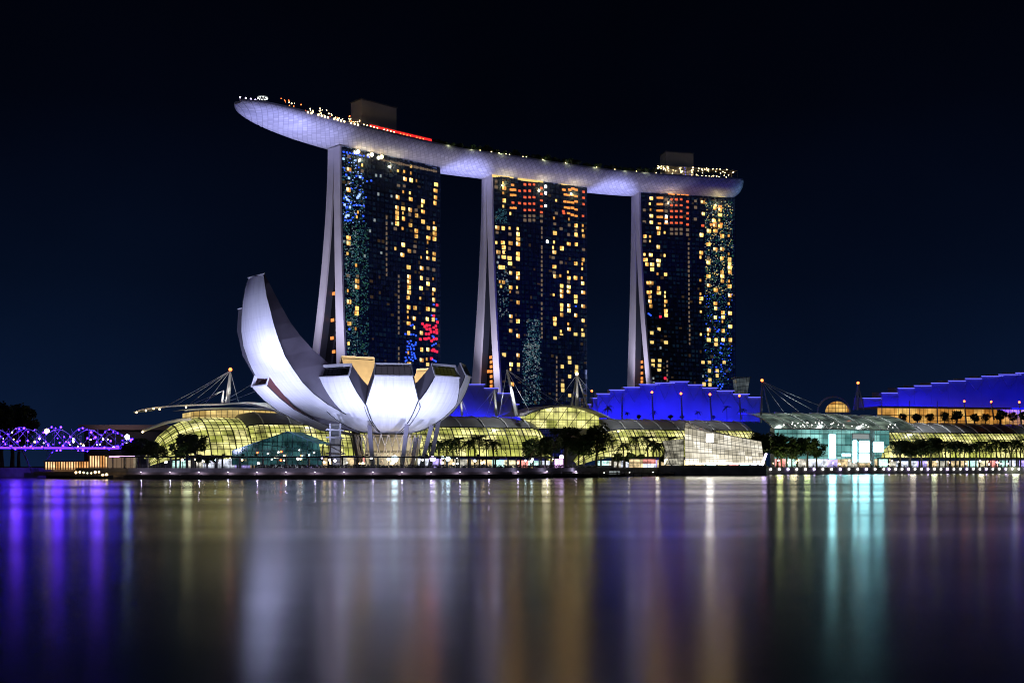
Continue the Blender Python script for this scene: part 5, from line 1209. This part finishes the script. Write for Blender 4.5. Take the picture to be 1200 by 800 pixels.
# ------------------------------------------------------------------ jetty and boats
T = thing('jetty', 'low dark jetty on piles beside the crystal pavilion islet', 'jetty', P(712, 556, 470))
a, b = gp(640, 408, 0), gp(790, 500, 0)
m = MB(); c = a.lerp(b, .5); L_ = (b - a).length; an = math.atan2(b.y - a.y, b.x - a.x); m.box((c.x, c.y, 1.25), (L_, 4, .5), an); m.build('deck', M['timber'], T)
for k in range(15):
    p = a.lerp(b, (k + .5) / 15); m = MB(); m.tube([(p.x, p.y - 2.0, -2), (p.x, p.y - 2.0, 2.0)], .28, 8); m.build('pile', M['quay'], T)
for k in (3, 6, 9, 12):
    p = a.lerp(b, k / 15); m = MB(); m.ball((p.x, p.y - 2.1, 1.5), .22); m.build('lamp', E['white'], T)
def boat(label, px, d, L_, key, cabin=True, rz=0.0, col=(0.12, 0.12, 0.13)):
    p = gp(px, d, 0); T = thing('boat', label, 'boat', p); ca, sa = math.cos(rz), math.sin(rz)
    def q_(x, y, z): return p + Vector((x * ca - y * sa, x * sa + y * ca, z))
    W_ = L_ * .14; rows = []
    for i in range(11):
        u_ = i / 10; w_ = W_ * (1 - max(0, (u_ - .55) / .45) ** 2) + .02; sh = .25 * L_ * .1 * u_ * u_
        rows.append([q_((u_ - .5) * L_, -w_, .85 + sh), q_((u_ - .5) * L_, -w_ * .75, .1), q_((u_ - .5) * L_, 0, -.3), q_((u_ - .5) * L_, w_ * .75, .1), q_((u_ - .5) * L_, w_, .85 + sh)])
    m = MB(); m.grid(rows, 0, True); m.poly(rows[0]); m.grid([[r[0] - Vector((0, 0, .12)), r[4] - Vector((0, 0, .12))] for r in rows], 1, False); m.build('hull', [mat('boat_paint', col, .4), M['timber']], T)
    if cabin:
        m = MB(); c = q_(-.08 * L_, 0, 1.5); m.box(c, (L_ * .42, W_ * 1.4, 1.3), rz); m.build('cabin', E[key], T)
        m = MB(); m.box(c + Vector((0, 0, .78)), (L_ * .56, W_ * 1.8, .18), rz); m.build('roof', M['dark'], T)
        for k in range(6):
            m = MB(); m.bar(q_((-.28 + .08 * k) * L_, -W_ * .74, .8), q_((-.28 + .08 * k) * L_, -W_ * .74, 2.2), .14); m.build('post', M['dark'], T)
    return T
boat('dark boat with a blue white lit cabin moored at the jetty', 722, 456, 9, 'dimw', True, .5)
boat('small dark open boat on the water below the bright screens', 1039, 632, 9, 'dim', False, .1, (.04, .05, .05))
bt = boat('boat with a string of warm lamps beside the slatted timber house', 108, 374, 13, 'dim', False, .05)
for k in range(9):
    p = ORG[bt] + Vector((-5 + k * 1.2, -.2, rnd.uniform(1.2, 2.2))); m = MB(); m.tube([(p.x, p.y, .7), p], .06, 5, 0); m.ball(p, rnd.uniform(.2, .45), 1, 6, 4); m.build('lamp', [M['steel'], E[rnd.choice(['warmlamp', 'white', 'warmlamp'])]], bt)
# slatted timber house on the water's edge
T = thing('timber_house', 'warm lit slatted timber house with low slatted wing at the foot of the purple bridge', 'house', gp(95, 392, 1))
GLS = lit_glass('slat_glow', (1.0, 0.42, 0.12), (1.0, 0.6, 0.3), 1.7, (1.6, 6), .5, 1.1, .4)
for nm, px0, px1, yt, yb, d in (('low_wing', 53, 106, 541, 550, 393), ('tall_wing', 105, 136, 534, 550, 390)):
    a = P(px0, yb, d); b = P(px1, yb, d); zt = Z(yt, d); W_ = b.x - a.x
    m = MB(); m.poly([a, b, Vector((b.x, b.y, zt)), Vector((a.x, a.y, zt))], 0, [(0, 0), (W_, 0), (W_, 4), (0, 4)]); m.poly([b, b + Vector((0, 7, 0)), Vector((b.x, b.y + 7, zt)), Vector((b.x, b.y, zt))], 0, [(0, 0), (7, 0), (7, 4), (0, 4)]); m.poly([a + Vector((0, 7, 0)), a, Vector((a.x, a.y, zt)), Vector((a.x, a.y + 7, zt))], 0, [(0, 0), (7, 0), (7, 4), (0, 4)]); w_o = m.build(nm, GLS, T)
    m = MB()
    for k in range(int(W_ / .85) + 1): m.box((a.x + .85 * k, a.y - .2, (a.z + zt) / 2), (.34, .16, zt - a.z))
    m.build('slat', M['wood'], w_o)
    m = MB(); m.box(((a.x + b.x) / 2, a.y + 3.3, zt + .15), (W_ + .8, 8.2, .3)); m.build('roof', M['wood'], w_o)
m = MB(); a = gp(46, 391, 1.0); b = gp(142, 388, 1.0); c = a.lerp(b, .5); m.box((c.x, c.y + 3, 1.6), ((b - a).length, 12, 1.2)); m.build('platform', M['timber'], T)

# ------------------------------------------------------------------ double helix footbridge with purple lamps
a = P(-110, 513, 415); b = P(156, 515, 436)
BR = thing('footbridge', 'double helix steel footbridge glittering with purple lamps', 'bridge', Vector((X(40, 425), 425, 0)))
u = (b - a); u.z = 0; L_ = u.length; u.normalize(); v = Vector((-u.y, u.x, 0)); zc = 13.6
def hx(s, ph, r):
    k = min(1.0, (L_ - s) / 12 + .25)
    return Vector((a.x, a.y, 0)) + u * s + v * (math.cos(ph) * r * k) + Vector((0, 0, zc + math.sin(ph) * r * k))
for sg, r, ph0, nm in ((1, 4.3, 0, 'helix_tube'), (1, 4.3, math.pi, 'helix_tube'), (-1, 3.6, .7, 'inner_helix_tube'), (-1, 3.6, .7 + math.pi, 'inner_helix_tube')):
    m = MB(); N_ = 160; m.tube([hx(L_ * i / N_, ph0 + sg * 2 * math.pi * L_ * i / N_ / 21, r) for i in range(N_ + 1)], .16, 5, 0, True); m.build(nm, M['steel'], BR)
m = MB()
for i in range(int(L_ / 3)): 
    s = i * 3.0; m.tube([hx(s, 2 * math.pi * k / 14, 3.9) for k in range(15)], .06, 4, cap=False)
m.build('hoop', M['steel'], BR)
c = Vector((a.x, a.y, 0)) + u * L_ / 2
m = MB(); m.box((c.x, c.y, zc - 3.2), (L_, 5, .6), math.atan2(u.y, u.x)); m.build('deck', M['steel'], BR)
m = MB(); e = c - v * 2.55; m.box((e.x, e.y, zc - 3.1), (L_, .1, .6), math.atan2(u.y, u.x)); m.build('edge_light', E['purplestrip'], BR)  # glowing strip added to strengthen the purple reflection on the water
nl = 0
for ph0 in (0, math.pi):
    for i in range(50):
        s = L_ * (i + .5) / 50; p = hx(s, (ph0 if i % 3 else -ph0 + .7 - 4 * math.pi * s / 21) + 2 * math.pi * s / 21, 4.3 + rnd.uniform(-.5, .3)); m = MB(); m.ball(p, rnd.uniform(.2, .45), 0, 6, 4)
        m.build('lamp', E['violet'] if rnd.random() < .15 else E['purple'], BR)
for fx in (.12, .3, .48, .66, .84):
    p0 = hx(L_ * fx, 0, 0) + Vector((0, -1.5, 2.5)); pd = bpy.data.lights.new('bridge_light', 'POINT'); pd.energy = 2600; pd.color = (.16, .04, 1); pd.shadow_soft_size = 2.2
    po_ = bpy.data.objects.new('bridge_light', pd); COL.objects.link(po_); po_.location = p0
for px in (-40, 42):
    s = (P(px, 0, 422) - a).dot(u); p0 = Vector((a.x, a.y, 0)) + u * s; pr_ = []
    m = MB(); m.box((p0.x, p0.y, .8), (8, 4, 1.7)); pc = m.build('pile_cap', M['quay'], BR)
    for dx in (-5.5, 5.5):
        m = MB(); m.tube([(p0.x + dx * .35, p0.y, 1.6), (p0.x + dx, p0.y, zc - 3.4)], [.35, .28], 8); m.build('pier_leg', M['steel'], BR)
for i in range(64):
    s = L_ * (i + rnd.uniform(.1, .9)) / 64; p = hx(s, 0, 0) - v * rnd.uniform(-2.4, 2.4) + Vector((0, 0, rnd.uniform(-2.9, .6))); m = MB(); m.ball(p, rnd.uniform(.16, .4), 0, 6, 4)
    m.build('deck_lamp', E[rnd.choice(['purple', 'violet', 'purple', 'warmlamp', 'purple'])], BR)
for i in range(26):
    s = L_ * (i + .5) / 26; m = MB(); k = 1 if i % 2 else -1; m.bar(hx(s, -1.2, 3.9), hx(min(L_, s + 5.5 * k if k > 0 else max(0, s - 5.5)), 1.2, 3.9), .14); m.build('brace', M['steel'], BR)
# bridge visitors' canopy lights at the landing
m_ = thing('landing_canopy', 'low landing canopy edged with a lilac light strip beside the timber house', 'canopy', gp(146, 386))
m = MB(); c = gp(146, 386, 6.9); m.box((c.x, c.y, 7.15), (8.5, 5, .3)); m.build('roof', M['dark'], m_)
m = MB(); m.box((c.x, c.y - 2.6, 7.1), (8.2, .15, .35)); m.build('light_strip', E['pinkstrip'], m_)
for dx in (-3.8, 3.8):
    m = MB(); m.box((c.x + dx, c.y, 5.1), (.4, .4, 3.8)); m.build('post', M['steel'], m_)
